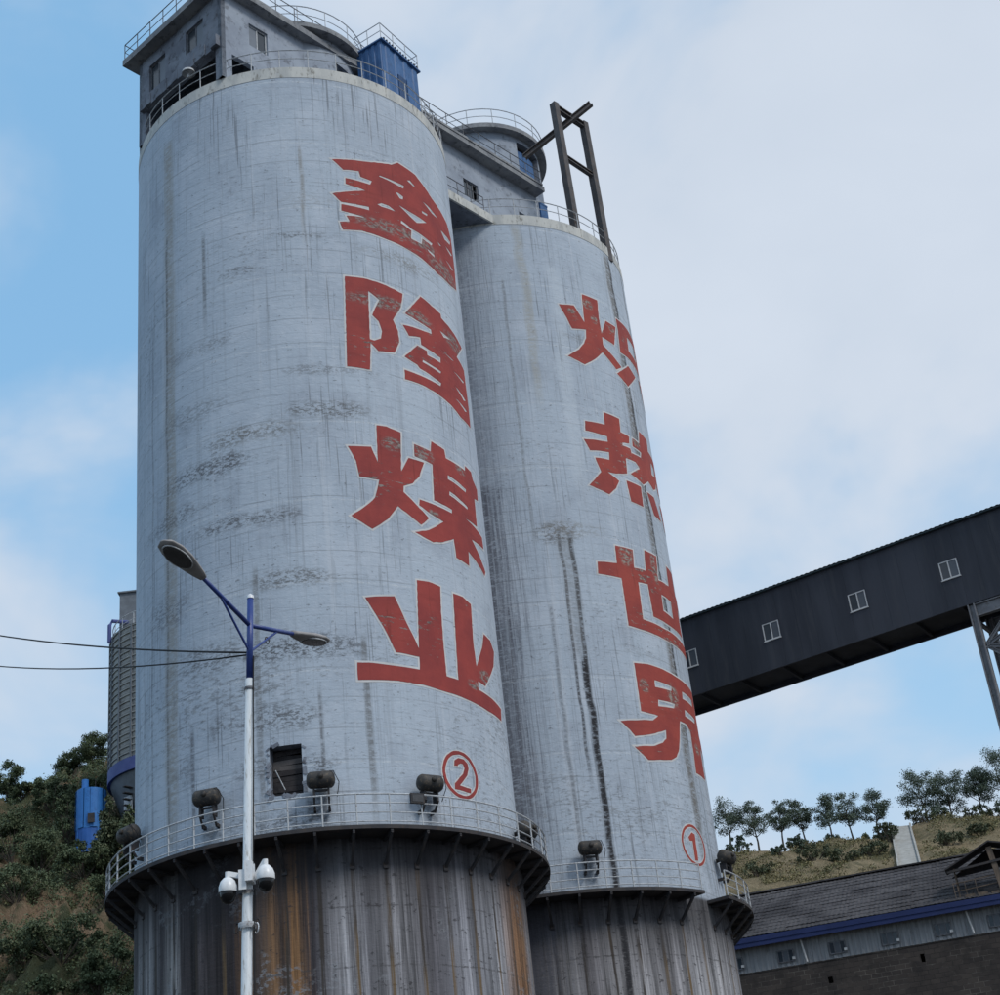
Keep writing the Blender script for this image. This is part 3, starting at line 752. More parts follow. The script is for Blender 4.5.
CH['ye'] = ([[(4.77,26.98),(5.32,27.03),(5.85,26.97),(5.78,25.94),(5.75,24.67),(5.76,23.42),(6.35,23.4),(6.41,24.7),(6.52,26.89),(7.1,26.91),(7.62,26.78),(7.51,25.21),(7.57,24.27),(8.19,25.23),(8.46,25.86),(9.12,25.83),(9.49,25.51),(9.19,24.8),(8.11,23.64),(7.58,23.7),(7.55,23.34),(8.6,23.31),(9.64,23.25),(9.5,22.72),(8.17,22.68),(6.96,22.75),(5.69,22.8),(4.63,22.89),(3.68,22.92),(2.22,22.88),(2.23,23.54),(2.83,23.53),(3.72,23.48),(4.58,23.46),(4.6,23.95),(3.67,24.0),(3.31,24.84),(2.67,26.04),(3.78,26.19),(3.91,25.84),(4.61,24.26)]], [])
CH['chi'] = ([[(4.72,46.71),(5.75,46.74),(5.66,45.66),(5.69,44.76),(6.16,45.7),(7.0,45.72),(6.6,44.48),(5.69,44.57),(5.67,44.09),(6.95,43.36),(6.44,43.01),(5.55,43.63),(4.98,43.05),(4.26,42.53),(3.37,42.83),(4.04,43.32),(4.39,43.75),(4.58,44.12),(4.66,44.62),(3.83,44.46),(3.61,45.01),(3.29,45.75),(4.13,45.88),(4.62,45.03)],
 [(7.2,46.35),(8.31,46.42),(10.6,46.4),(10.5,44.35),(7.89,44.40),(7.09,44.29),(7.2,45.56)],[(6.44,42.78),(7.75,43.82),(8.6,43.6),(7.33,42.43)],[(9.3,43.9),(10.2,43.9),(11.0,42.9),(10.2,42.45)]],
 [[(8.26,45.8),(9.6,45.85),(9.55,44.95),(8.2,44.94)]])
CH['re'] = ([[(4.97,40.09),(6.01,40.07),(5.94,39.32),(6.59,39.32),(6.52,38.91),(5.97,38.76),(5.94,38.6),(6.52,38.65),(6.59,38.38),(6.04,37.92),(5.94,37.09),(5.17,36.86),(4.66,36.82),(5.3,36.51),(5.03,36.06),(4.56,35.63),(3.53,35.91),(4.27,36.73),(4.05,37.44),(4.88,37.51),(4.92,37.93),(3.84,37.78),(3.57,38.33),(4.94,38.47),(4.96,38.78),(3.73,38.82),(3.79,39.33),(4.92,39.39)],
 [(6.87,39.35),(7.53,39.33),(7.73,40.08),(8.8,40.1),(8.68,39.42),(10.1,39.45),(10.0,38.3),(10.7,38.3),(10.6,37.5),(9.6,37.5),(9.35,38.0),(9.0,37.5),(8.5,37.25),(7.89,37.43),(7.24,36.99),(6.23,37.19),(7.13,37.79),(6.82,38.02),(6.04,37.96),(6.62,38.43),(7.46,38.51),(7.57,38.86),(6.78,38.88)],
 [(5.81,36.68),(6.95,36.75),(6.88,35.67),(5.93,35.63)],[(7.52,36.7),(8.34,36.78),(9.0,35.75),(7.95,35.65)],[(9.3,36.8),(10.1,36.8),(10.8,35.7),(9.8,35.65)]],
 [[(8.86,38.9),(9.45,38.86),(9.3,38.28),(8.68,38.15)]])
CH['shi'] = ([[(4.43,33.02),(5.48,33.03),(5.39,32.13),(6.19,32.18),(6.33,33.27),(7.36,33.29),(7.16,32.03),(8.35,32.13),(8.48,33.22),(9.6,33.3),(9.5,32.13),(10.6,32.15),(10.6,31.5),(9.5,31.4),(9.45,29.95),(7.49,29.91),(6.24,29.97),(6.18,31.53),(5.52,31.44),(5.46,29.64),(6.91,29.57),(10.5,29.62),(10.5,29.05),(7.21,29.03),(5.98,29.07),(4.52,29.15),(4.52,31.43),(3.31,31.48),(3.36,32.06),(4.39,32.14)]],
 [[(7.26,31.35),(8.27,31.34),(8.22,30.45),(7.19,30.52)]])
CH['jie'] = ([[(4.51,27.42),(5.31,27.48),(6.35,27.45),(7.53,27.38),(9.75,27.4),(9.7,25.3),(10.8,24.9),(10.4,24.3),(9.25,24.65),(9.2,23.15),(7.88,23.11),(7.97,24.04),(8.0,25.0),(7.67,25.27),(7.04,25.26),(6.59,23.89),(6.28,23.48),(5.87,23.26),(4.49,23.06),(3.88,23.6),(4.94,23.74),(5.49,23.97),(5.75,24.19),(5.82,24.58),(4.97,24.27),(3.99,24.05),(3.75,24.33),(3.36,24.68),(5.1,24.9),(5.47,25.16),(4.5,25.22)]],
 [[(5.58,26.82),(6.78,26.79),(6.72,26.56),(5.55,26.48)],[(7.77,26.82),(9.15,26.85),(9.05,26.5),(7.7,26.46)],[(5.63,25.93),(6.82,25.99),(6.7,25.75),(5.57,25.62)],[(7.72,25.95),(9.1,25.92),(9.0,25.68),(7.67,25.63)]])
def circ_loop(cx, cz, r, n=40):
    return [(cx + r * math.cos(2 * PI * i / n), cz + r * math.sin(2 * PI * i / n)) for i in range(n)]
CH['two'] = ([circ_loop(6.04, 19.79, .87), [(5.72,20.07),(5.76,20.27),(5.95,20.39),(6.23,20.39),(6.41,20.27),(6.45,20.08),(6.33,19.82),(5.92,19.39),(6.47,19.36),(6.45,19.2),(5.67,19.23),(5.69,19.43),(6.13,19.85),(6.22,20.06),(6.17,20.2),(6.05,20.22),(5.92,20.14),(5.9,20.08)]], [circ_loop(6.04, 19.79, .74)])
CH['one'] = ([circ_loop(6.57, 19.72, .87), [(6.2,20.0),(6.52,20.26),(6.72,20.20),(6.68,19.08),(6.45,19.05),(6.47,19.88),(6.25,19.85)]], [circ_loop(6.57, 19.72, .76)])

def inside(p, loop):
    x, y = p; c = False; n = len(loop)
    for i in range(n):
        x1, y1 = loop[i]; x2, y2 = loop[(i + 1) % n]
        if (y1 > y) != (y2 > y) and x < (x2 - x1) * (y - y1) / (y2 - y1) + x1:
            c = not c
    return c
def resample(loop, d):
    out = []
    for i in range(len(loop)):
        a, b = loop[i], loop[(i + 1) % len(loop)]
        k = max(1, int(math.hypot(b[0] - a[0], b[1] - a[1]) / d))
        for j in range(k):
            out.append((a[0] + (b[0] - a[0]) * j / k, a[1] + (b[1] - a[1]) * j / k))
    return out
def seg_dist(p, loop):
    best = 9
    n = len(loop)
    for i in range(n):
        x1, y1 = loop[i]; x2, y2 = loop[(i + 1) % n]
        dx, dy = x2 - x1, y2 - y1
        t = max(0, min(1, ((p[0] - x1) * dx + (p[1] - y1) * dy) / (dx * dx + dy * dy + 1e-12)))
        best = min(best, math.hypot(p[0] - x1 - t * dx, p[1] - y1 - t * dy))
    return best
def area(l):
    return sum(l[i][0] * l[(i + 1) % len(l)][1] - l[(i + 1) % len(l)][0] * l[i][1] for i in range(len(l))) / 2
def offset(loop, w):
    """push a loop outwards (w > 0) with limited mitres"""
    if area(loop) < 0: loop = loop[::-1]
    out = []; n = len(loop)
    for i in range(n):
        a, b, c = Vector(loop[i - 1]), Vector(loop[i]), Vector(loop[(i + 1) % n])
        d1, d2 = (b - a).normalized(), (c - b).normalized()
        n1, n2 = Vector((d1.y, -d1.x)), Vector((d2.y, -d2.x))
        m = (n1 + n2)
        if m.length < .2: m = n1
        m.normalize(); k = max(.38, m.dot(n1))
        out.append((b.x + m.x * w / k, b.y + m.y * w / k))
    return out
def wrap(loops, keep, r, name, mat, parent):
    pts = []; edges = []
    for l in loops:
        l = [(p[0] + .008 * math.sin(p[0] * 37 + p[1] * 91), p[1] + .008 * math.sin(p[0] * 71 - p[1] * 53)) for p in resample(l, .17)]; o = len(pts)
        pts += l
        edges += [(o + i, o + (i + 1) % len(l)) for i in range(len(l))]
    xs = [p[0] for p in pts]; zs = [p[1] for p in pts]
    x = math.floor(min(xs)) + .013
    while x < max(xs):
        z = math.floor(min(zs)) + .017
        while z < max(zs):
            pts.append((x, z)); z += .45
        x += .35
    v, e, f, *_ = delaunay_2d_cdt([Vector(p) for p in pts], edges, [], 0, 1e-5)
    fs = []
    for t in f:
        c = sum((v[i] for i in t), Vector((0, 0))) / len(t)
        if keep((c.x, c.y)): fs.append(tuple(t))
    used = sorted({i for t in fs for i in t}); ix = {k: i for i, k in enumerate(used)}
    mb = MB(); mb.v = [tuple(cyl_pt(v[i].x, v[i].y, r)) for i in used]; mb.f = [tuple(ix[i] for i in t) for t in fs]
    return mb.build(name, mat, parent)
EDGE_W = .075
def paint_char(key, silo, mat, label, name='painted_character', ew=EDGE_W):
    outer, holes = CH[key]
    def red(p):
        return any(inside(p, l) for l in outer[:1] if key in ('two', 'one')) and not inside(p, holes[0]) or inside(p, outer[1]) if key in ('two', 'one') else \
            any(inside(p, l) for l in outer) and not any(inside(p, h) for h in holes)
    o = wrap(outer + holes, red, SR + .014, name, mat, silo)
    o['label'] = label
    offs = [offset(l, ew) for l in outer] + [offset(h, -ew) for h in holes]
    def white(p):
        return red(p) or min(seg_dist(p, l) for l in outer + holes) < ew * 1.02 or \
            (any(inside(p, q) for q in offs[:len(outer)]) and min(seg_dist(p, l) for l in outer + holes) < ew * 2.2 and not any(inside(p, h) for h in holes))
    wrap(offs + outer + holes, white, SR + .006, 'white_edge', M['edge'], o)
for key, txt in (('xin', 'topmost'), ('long', 'second from top'), ('mei', 'third from top'), ('ye', 'lowest')):
    paint_char(key, silo2, M['red2'], 'red painted Chinese character with white edge, %s on the near silo' % txt)
for key, txt in (('chi', 'topmost'), ('re', 'second from top'), ('shi', 'third from top'), ('jie', 'lowest')):
    paint_char(key, silo1, M['red1'], 'red painted Chinese character with white edge, %s on the rear silo' % txt)
paint_char('two', silo2, M['red2'], 'red number 2 inside a red circle', 'painted_number', .045)
paint_char('one', silo1, M['red1'], 'red number 1 inside a red circle', 'painted_number', .045)

# ---- top rails of the silos (open towards the link bridge)
railing(silo2, 6.95, ZT, math.radians(-215), math.radians(24), 1.2, (.55, 1.02), M['rail'], .026, .024)
railing(silo1, 6.95, ZT, math.radians(-106), math.radians(150), 1.2, (.55, 1.02), M['rail'], .026, .024)

# ------------------------------------------------------------------ head house and bridge between the silos
HD = math.radians(49.5)
ux, uy = math.cos(HD), math.sin(HD)              # along the bridge, away from the camera
A0 = Vector((-9.66, 51.45, 0))
ML = Matrix(((ux, -uy, 0, A0.x), (uy, ux, 0, A0.y), (0, 0, 1, 0), (0, 0, 0, 1)))   # local: a along, b to the left
def WP(a, b, z): return ML @ Vector((a, b, z))
HW = 5.95
house = thing('head_house', 'grey concrete head house with flat roof on top of the near silo', 'building')
wb = MB()
# right wall (outer face at b=0), openings: window and low slot by the corner column
RO = [(1.55, 2.6, 53.62, 54.92), (.55, 1.75, ZT, 52.45)]
wall(wb, (A0.x, A0.y), (ux, uy), 8.2, ZT, 55.78, .22, RO)
wb.build('side_wall', M['concrete'], house)
mtR = Matrix(((ux, -uy, 0, A0.x), (uy, ux, 0, A0.y), (0, 0, 1, 0), (0, 0, 0, 1)))
wb = MB()
# end wall facing the camera: runs from the left corner to the right one so that its inside is to the left of d
BL = WP(0, HW, 0)
de = (-(-uy), -ux)
LO = [(HW - 5.2, HW - 4.0, 53.6, 55.15), (HW - 2.5, HW - 1.25, 53.85, 55.2), (.55, HW - .42, ZT, 52.62)]
mtL = wall(wb, (BL.x, BL.y), (uy, -ux), HW, ZT, 55.78, .22, LO)
wb.build('end_wall', M['concrete_old_shade'], house)  # darker than the side wall: this face's shade is put into the colour
wb = MB()
FL = WP(8.2, HW, 0)
wall(wb, (FL.x, FL.y), (-ux, -uy), 8.2, ZT, 55.78, .22)
FR = WP(8.2, 0, 0)
wall(wb, (FR.x, FR.y), (-uy, ux), HW, ZT, 55.78, .22)
wb.build('rear_wall', M['concrete'], house)
# projecting ragged beam under the end windows
bb = MB()
k = 14
for i in range(k):
    a0 = .35 + (HW - .45) * i / k; a1 = .35 + (HW - .45) * (i + 1) / k
    j = rnd.uniform(-.05, .05)
    bb.box(a0, a1 - .004, -.20 + rnd.uniform(-.03, .03), -.002, 52.62 + j, 53.22 + rnd.uniform(-.04, .04), mtL)
bb.build('ledge_beam', M['concrete_old_shade'], house)
window(house, mtL, HW - 5.2, HW - 4.0, 53.6, 55.15, .10, M['rail_dark'], [M['glass'], M['pane_dusty']])
window(house, mtL, HW - 2.5, HW - 1.25, 53.85, 55.2, .10, M['rail_dark'], [M['glass'], M['pane_dusty']])
window(house, mtR, 1.55, 2.6, 53.62, 54.92, .10, M['rail'], [M['pane_dusty'], M['glass']])
MB().box(-.55, 8.45, -.47, HW + .55, 55.78, 56.12, ML).build('roof', M['slab'], house)

def straight_rail(root, pts, z, gap, heights, mat, closed=False):
    mb = MB(); posts = []
    segs = list(zip(pts, pts[1:] + (pts[:1] if closed else [])))
    if not closed: segs = segs[:len(pts) - 1]
    for h in heights:
        for p, q in segs:
            mb.tube((p[0], p[1], z + h), (q[0], q[1], z + h), .024 if h == heights[-1] else .018, n=5)
    for p, q in segs:
        d = math.hypot(q[0] - p[0], q[1] - p[1]); n = max(1, round(d / gap))
        posts += [(p[0] + (q[0] - p[0]) * i / n, p[1] + (q[1] - p[1]) * i / n) for i in range(n)]
    if not closed: posts.append(pts[-1][:2])
    rl = mb.build('railing', mat, root)
    pm = MB().tube((0, 0, 0), (0, 0, heights[-1]), .022, n=6).mesh('post', mat)
    for p in posts: link('post', pm, rl, (p[0], p[1], z))
    return rl
def wp2(a, b): p = WP(a, b, 0); return (p.x, p.y)
straight_rail(house, [wp2(8.35, -.40), wp2(-.48, -.40), wp2(-.48, HW + .48), wp2(8.35, HW + .48)], 56.12, 1.05, (.5, .95), M['rail_dark'])

bridge = thing('link_bridge', 'grey concrete conveyor bridge with flat roof linking the two silo tops', 'bridge')
wb = MB()
CW = [(14.85, 15.9, 52.15, 53.25), (18.9, 19.9, ZT + .05, 53.2)]
A8 = WP(8.2, 0, 0)
wall(wb, (A0.x + ux * 8.72, A0.y + uy * 8.72), (ux, uy), 11.9, ZT + .02, 54.9, .2, [(a - 8.72, b - 8.72, c, d) for a, b, c, d in CW])
FL2 = WP(20.62, HW, 0)
wall(wb, (FL2.x, FL2.y), (-ux, -uy), 11.9, ZT + .02, 54.9, .2)
wb.build('bridge_wall', M['concrete'], bridge)
window(bridge, mtR, 14.85, 15.9, 52.15, 53.25, .08, M['rail_dark'], [M['glass'], M['glass'], None], bars=2)
MB().box(8.72, 20.5, -.62, HW + .6, 54.9, 55.2, ML).build('roof', M['slab'], bridge)
rk = MB()
for i in range(23):
    a0 = 8.74 + i * .505
    rk.box(a0, a0 + .5, -.66, -.50, 55.2, 55.2 + rnd.uniform(.06, .16), ML)
rk.build('broken_kerb', M['slab'], bridge)
straight_rail(bridge, [wp2(8.8, -.56), wp2(20.4, -.56)], 55.2, 1.15, (.5, 1.0), M['rail_dark'])
MB().box(20.64, 21.2, -.08, .75, ZT, 54.55, ML).box(20.63, 21.22, -.10, .77, 54.55, 54.65, ML).build('electric_cabinet', M['blue'], bridge)
# deck slab over the gap between the shafts
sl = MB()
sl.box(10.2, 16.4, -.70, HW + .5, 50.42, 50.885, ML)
sl.build('deck_slab', M['concrete_old_shade'], bridge)  # darker than the edge beam to paint in the shade below the bridge
MB().box(10.2, 16.4, -.80, -.703, 50.40, 50.895, ML).build('edge_beam', M['rim'], bridge)
straight_rail(bridge, [wp2(11.8, -.64), wp2(15.4, -.64)], 50.885, 1.0, (.5, 1.0), M['rail_dark'])

# round lift towers standing on the silo tops
def tower(cx, cy, z0, z1, rw, rd, label, door):
    t = thing('roof_tower', label, 'tower', (cx, cy, z0), group='round towers on the silo tops')
    h = z1 - z0
    n = 72; mb = MB()
    zs = [0, door[2] - z0, door[3] - z0, h]
    for z in zs:
        for i in range(n):
            a = 2 * PI * i / n
            mb.v.append((rw * math.cos(a), rw * math.sin(a), z))
    for k in range(3):
        for i in range(n):
            am = 2 * PI * (i + .5) / n; am = am - 2 * PI if am > PI else am
            if k == 1 and door[0] < am < door[1]: continue
            mb.f.append((k * n + i, k * n + (i + 1) % n, (k + 1) * n + (i + 1) % n, (k + 1) * n + i))
    mb.build('tower_wall', M['concrete'], t, smooth=True)
    MB().lathe([(.01, h), (rd, h), (rd, h + .28), (.01, h + .28)], 72).build('roof', M['slab'], t)
    # opening with sheet-metal door
    a0, a1 = door[0], door[1]; zb, zt = door[2] - z0, door[3] - z0
    jm = MB()
    for a in (a0, a1):
        c, s_ = math.cos(a), math.sin(a)
        jm.add([(rw * c, rw * s_, zb), ((rw - .35) * c, (rw - .35) * s_, zb), ((rw - .35) * c, (rw - .35) * s_, zt), (rw * c, rw * s_, zt)], [(0, 1, 2, 3)])
    jm.lathe([(rw, zb), (rw - .35, zb)], 10, a0=a0, a1=a1).lathe([(rw, zt), (rw - .35, zt)], 10, a0=a0, a1=a1)
    f = jm.build('door_frame', M['concrete_old_shade'], t)
    for k in range(4):
        b0 = a0 + (a1 - a0) * (.12 + k * .2); b1 = b0 + (a1 - a0) * .19
        MB().lathe([(rw - .22, zb + .02), (rw - .22, zt - .35), (rw - .25, zt - .35), (rw - .25, zb + .02)], 3, a0=b0, a1=b1).build('door_sheet', M['blue'], f)
    railing(t, rd - .08, h + .28, -PI, PI, 1.35, (.5, 1.0), M['rail'], .026, .022)
    return t
tower(.88, 69.5, ZT, 59.0, 3.3, 3.72, 'round grey tower with overhanging disc roof on the rear silo', (math.radians(-50), math.radians(-16), 56.5, 58.7))
tower(-7.72, 58.1, ZT, 56.35, 3.25, 3.72, 'round tower with dark disc roof behind the head house, on the near silo', (math.radians(-38), math.radians(-12), 52.2, 55.2))

# blue sheet-metal shed at the edge of the near silo top
SHA = math.radians(58)
sx, sy = math.cos(SHA), math.sin(SHA)
shed = thing('blue_shed', 'small blue sheet-metal shed with roof rail at the near silo top', 'shed', (-3.09, 56.2, ZT))
shed.rotation_euler = (0, 0, SHA)
SL, SW, SH = 2.75, 1.45, 5.55
def ribbed(mb, p, q, z0, z1, pitch=.3, dep=.04):
    p, q = Vector((p[0], p[1], 0)), Vector((q[0], q[1], 0)); d = (q - p); L = d.length; d.normalize(); nrm = Vector((d.y, -d.x, 0))
    n = max(1, int(L / pitch)); pts = []
    for i in range(n):
        t0 = L * i / n; w = L / n
        for u, o in ((0, 0), (.35, 0), (.45, dep), (.85, dep), (.95, 0)):
            pts.append(p + d * (t0 + u * w) + nrm * o)
    pts.append(q)
    vs = [Vector((c.x, c.y, z0)) for c in pts] + [Vector((c.x, c.y, z1)) for c in pts]
    m = len(pts)
    mb.add(vs, [(i, i + 1, m + i + 1, m + i) for i in range(m - 1)])
sides = [((0, 0), (SL, 0)), ((SL, 0), (SL, SW)), ((SL, SW), (0, SW)), ((0, SW), (0, 0))]
for (p, q) in sides:
    L = math.hypot(q[0] - p[0], q[1] - p[1]); n = max(2, round(L / .7))
    for i in range(n):
        a = (p[0] + (q[0] - p[0]) * i / n, p[1] + (q[1] - p[1]) * i / n); b = (p[0] + (q[0] - p[0]) * (i + 1) / n, p[1] + (q[1] - p[1]) * (i + 1) / n)
        pm = MB(); ribbed(pm, a, b, 2.1, SH, .35, .035 + .01 * (i % 2)); pm.build('wall_sheet', M['blue'], shed)
rf = MB(); rf.box(-.12, SL + .12, -.14, SW + .14, SH, SH + .08)
ro = rf.build('roof', M['blue'], shed)
lm = MB().box(-.03, .03, -.04, .05, 0, .14).mesh('roof_lug', M['dark_steel'])
for i in range(13): link('roof_lug', lm, ro, (.1 + i * .21, -.1, SH + .08))
straight_rail(shed, [(-.05, -.05), (SL + .05, -.05), (SL + .05, SW + .05), (-.05, SW + .05)], SH + .08, .95, (.5, 1.0), M['rail'], closed=True)
MB().box(1.05, 1.65, -.09, -.05, 2.6, 4.2).build('door', M['blue_door'], shed)
MB().box(-.02, SL + .02, -.02, SW + .02, 1.95, 2.09).build('floor', M['navy'], shed)
for x, y in ((.1, .1), (SL - .1, .1), (.1, SW - .1), (SL - .1, SW - .1)):
    MB().bar((x, y, 0), (x, y, 1.95), .12).build('stilt', M['navy'], shed)
MB().box(1.70, 2.2, -.10, -.05, 2.9, 4.3).build('open_shutter', M['blue'], shed)
MB().box(SL, SL + .95, -.25, SW - .5, 2.3, 2.4).build('balcony', M['dark_steel'], shed)
straight_rail(shed, [(SL + .02, -.23), (SL + .93, -.23), (SL + .93, SW - .52)], 2.4, .8, (.5, 1.0), M['rail'])
pl = MB()
for i in range(5): pl.tube((-.6 + i * .02, -.35 - .12 * i, .35 + .18 * i), (3.0, -.30 - .12 * i, .35 + .18 * i), .045, n=6)
pl.build('pipe_rack', M['navy'], shed)

# steel hoist frame at the right edge of the rear silo
hf = thing('hoist_frame', 'tall rusty steel hoist frame on the rear silo rim against the sky', 'steel frame', (5.9, 65.9, ZT))
P1, P2 = Vector((-.62, -.80, 0)), Vector((.92, .96, 0))
for p, zt, zb in ((P1, 8.45, -.3), (P2, 8.45, -.75)):
    d = Vector((p.x + .0, p.y, 0))
    MB().bar((p.x, p.y, zb), (p.x - .12, p.y, zt), .33, .36, up=(1, -1, 0)).build('post', M['post_steel'], hf)
MB().ibeam((P1.x - .12, P1.y, 8.25), (P2.x - .12, P2.y, 8.25), .26, .34, .06).build('top_beam', M['post_steel'], hf)
MB().ibeam((P1.x - .06, P1.y, 4.95), (P2.x - .06, P2.y, 4.85), .22, .26, .05).build('cross_beam', M['post_steel'], hf)
MB().ibeam((-2.6, .35, 6.1), (1.25, -.05, 8.85), .24, .30, .05).build('jib_beam', M['post_steel'], hf)

# ------------------------------------------------------------------ air cannons on the walkways
def air_cannon(loc, rz):
    t = link('air_cannon', None, None, loc, rz)
    prof = [(.005, -.56), (.16, -.545), (.27, -.49), (.33, -.40), (.335, .40), (.27, .49), (.16, .545), (.005, .56)]
    MB().lathe(prof, 20, Matrix.Translation((0, 0, .75)) @ Matrix.Rotation(PI / 2, 4, 'Y')).build('tank', M['tank'], t, smooth=True)
    st = MB()
    for x in (-.28, .28):
        st.box(x - .04, x + .04, -.05, .30, 0, .48)
        st.bar((x, .26, -.32), (x, -.05, .06), .07)
        st.box(x - .05, x + .05, .26, .56, -.38, -.24)
    st.box(-.28, .28, .02, .10, .30, .38)
    st.build('stand', M['dark_steel'], t)
    MB().tube((0, -.02, .75), (0, .62, .70), .10, n=12).build('blast_pipe', M['tank'], t, smooth=True)
    MB().tube((0, -.33, .80), (0, -.42, .80), .11, n=12).build('valve_cap', M['tank'], t, smooth=True)
    MB().path([(.3, -.2, .98), (.5, -.25, 1.0), (.7, -.05, .6), (.6, .2, .1)], .018, 5).build('air_hose', M['wire'], t)
    return t
def cannon_at(silo, s, z, label, r=7.5, tw=0.0):
    a = s / SR
    c = (C2 if silo == 2 else C1)
    t = air_cannon((c[0] + r * math.sin(a), c[1] - r * math.cos(a), z - .64), a + tw)
    t.scale = (.85, .85, .85)
    return tag(t, label, 'air cannon', 'air cannons on the silo walkways')
cannon_at(2, -7.3, 19.3, 'rusty air cannon tank at the far left end of the near silo walkway', tw=.3)
cannon_at(2, -2.95, 19.25, 'rusty air cannon tank left of the white lamp post', tw=.25)
cannon_at(2, .78, 19.20, 'rusty air cannon tank beside the boarded hatch')
cannon_at(2, 4.3, 19.1, 'dark air cannon tank left of the circled number 2')
cannon_at(2, 9.6, 18.5, 'air cannon tank behind the rail at the right end of the near silo walkway', tw=-.2)
cannon_at(1, 1.2, 19.2, 'black air cannon tank on the rear silo below the long black streaks')
cannon_at(1, 8.6, 19.5, 'air cannon tank at the right edge of the rear silo beside the number 1', tw=-.25)
fl = thing('flood_light', 'small flat flood light on the near silo walkway rail', 'flood light', (C2[0] + 7.98 * math.sin(3.55 / 7), C2[1] - 7.98 * math.cos(3.55 / 7), ZP + .70), 3.55 / 7)
MB().box(-.24, .24, -.14, -.04, 0, .34).build('lamp_body', M['dark_steel'], fl)
MB().box(-.19, .19, -.155, -.141, .05, .29).build('lamp_glass', M['lamp_glass'], fl)
MB().box(-.03, .03, -.05, .04, .1, .2).build('mount', M['dark_steel'], fl)
# ladder on the near walkway's right end and drain pipe bracket
ld = thing('warning_lamp', 'small mushroom-shaped lamp on the top rail of the near silo', 'lamp', (C2[0] + 6.95 * math.sin(-3.75 / 7), C2[1] - 6.95 * math.cos(-3.75 / 7), ZT + 1.0))
MB().tube((0, 0, 0), (0, 0, .25), .05, n=8).build('stem', M['rail'], ld)
MB().lathe([(.30, .22), (.27, .34), (.14, .43), (.01, .46)], 16).build('lamp_shade', M['rail'], ld, smooth=True)

# ------------------------------------------------------------------ conveyor gallery on the right
gA = Vector((8.94, 76.0, 0)); gd = Vector((22.9 - 8.94, 67.25 - 76.0, 0)).normalized(); gn = Vector((-gd.y, gd.x, 0))
MG = Matrix(((gd.x, gn.x, 0, gA.x), (gd.y, gn.y, 0, gA.y), (0, 0, 1, 0), (0, 0, 0, 1)))
GZ0, GZ1, GW = 30.22, 34.25, 2.6
gal = thing('conveyor_gallery', 'long black enclosed conveyor gallery with small white windows', 'conveyor')
PW = .926
k0, k1 = -20, 22
winp = {-1: 0, 4 - 0: 0}
win_idx = set()
for k in range(k0, k1):
    a0 = 3.72 + (k) * PW; a1 = a0 + PW
    dep = rnd.uniform(0, .006)
    pm = MB()
    if k % 5 == 0 and -6 < k < 20:
        pm.box(a0, a1 - .004, -dep, .06, GZ0, 31.60, MG).build('wall_panel', M['gallery'], gal)
        MB().box(a0, a1 - .004, -dep, .06, 32.52, GZ1, MG).build('wall_panel', M['gallery'], gal)
        MB().box(a0 - .02, a1 + .01, -.05, .0, 31.555, 31.597, MG).build('window_sill', M['frame_white'], gal)
        window(gal, MG, a0 + .01, a1 - .02, 31.60, 32.52, .005, M['frame_white'], [M['glass'], M['pane_dark']], fw=.055)
    else:
        pm.box(a0, a1 - .004, -dep, .06, GZ0, GZ1, MG)
        pm.build('wall_panel', M['gallery'], gal)
GA0, GA1 = 3.72 + k0 * PW, 3.72 + k1 * PW
MB().box(GA0, GA1, GW - .06, GW, GZ0, GZ1, MG).build('rear_wall', M['gallery'], gal)
MB().box(GA0, GA1, .07, GW - .07, GZ0 + .12, GZ0 + .2, MG).build('floor', M['gallery'], gal)
MB().box(GA0, GA1, -.04, .10, GZ0 - .14, GZ0 - .004, MG).build('sill_beam', M['gallery'], gal)
MB().box(GA0, GA1, GW - .12, GW + .02, GZ0 - .14, GZ0 - .004, MG).build('sill_beam', M['gallery'], gal)
for i in range(int((GA1 - GA0) / 2.3)):
    a = GA0 + .6 + i * 2.3
    MB().box(a, a + .14, .11, GW - .13, GZ0 - .10, GZ0 + .115, MG).build('floor_joist', M['gallery'], gal)
rfm = MB()
n = int((GA1 - GA0) / .25)
prof = []
for i in range(n + 1):
    for du, dz in ((0, 0), (.10, 0), (.13, .022), (.22, .022)):
        prof.append((GA0 + i * .25 + du, dz))
m_ = len(prof)
for b, z in ((-.22, GZ1 - .02), (GW / 2, GZ1 + .42), (GW + .22, GZ1 - .02)):
    rfm.v += [tuple(MG @ Vector((a, b, z + dz))) for a, dz in prof]
for r_ in range(2):
    rfm.f += [(r_ * m_ + i, r_ * m_ + i + 1, (r_ + 1) * m_ + i + 1, (r_ + 1) * m_ + i) for i in range(m_ - 1)]
rfm.build('roof', M['gallery_roof'], gal)
MB().box(GA0, GA1, -.18, -.02, GZ1 - .10, GZ1 - .03, MG).build('eave_trim', M['gallery_roof'], gal)

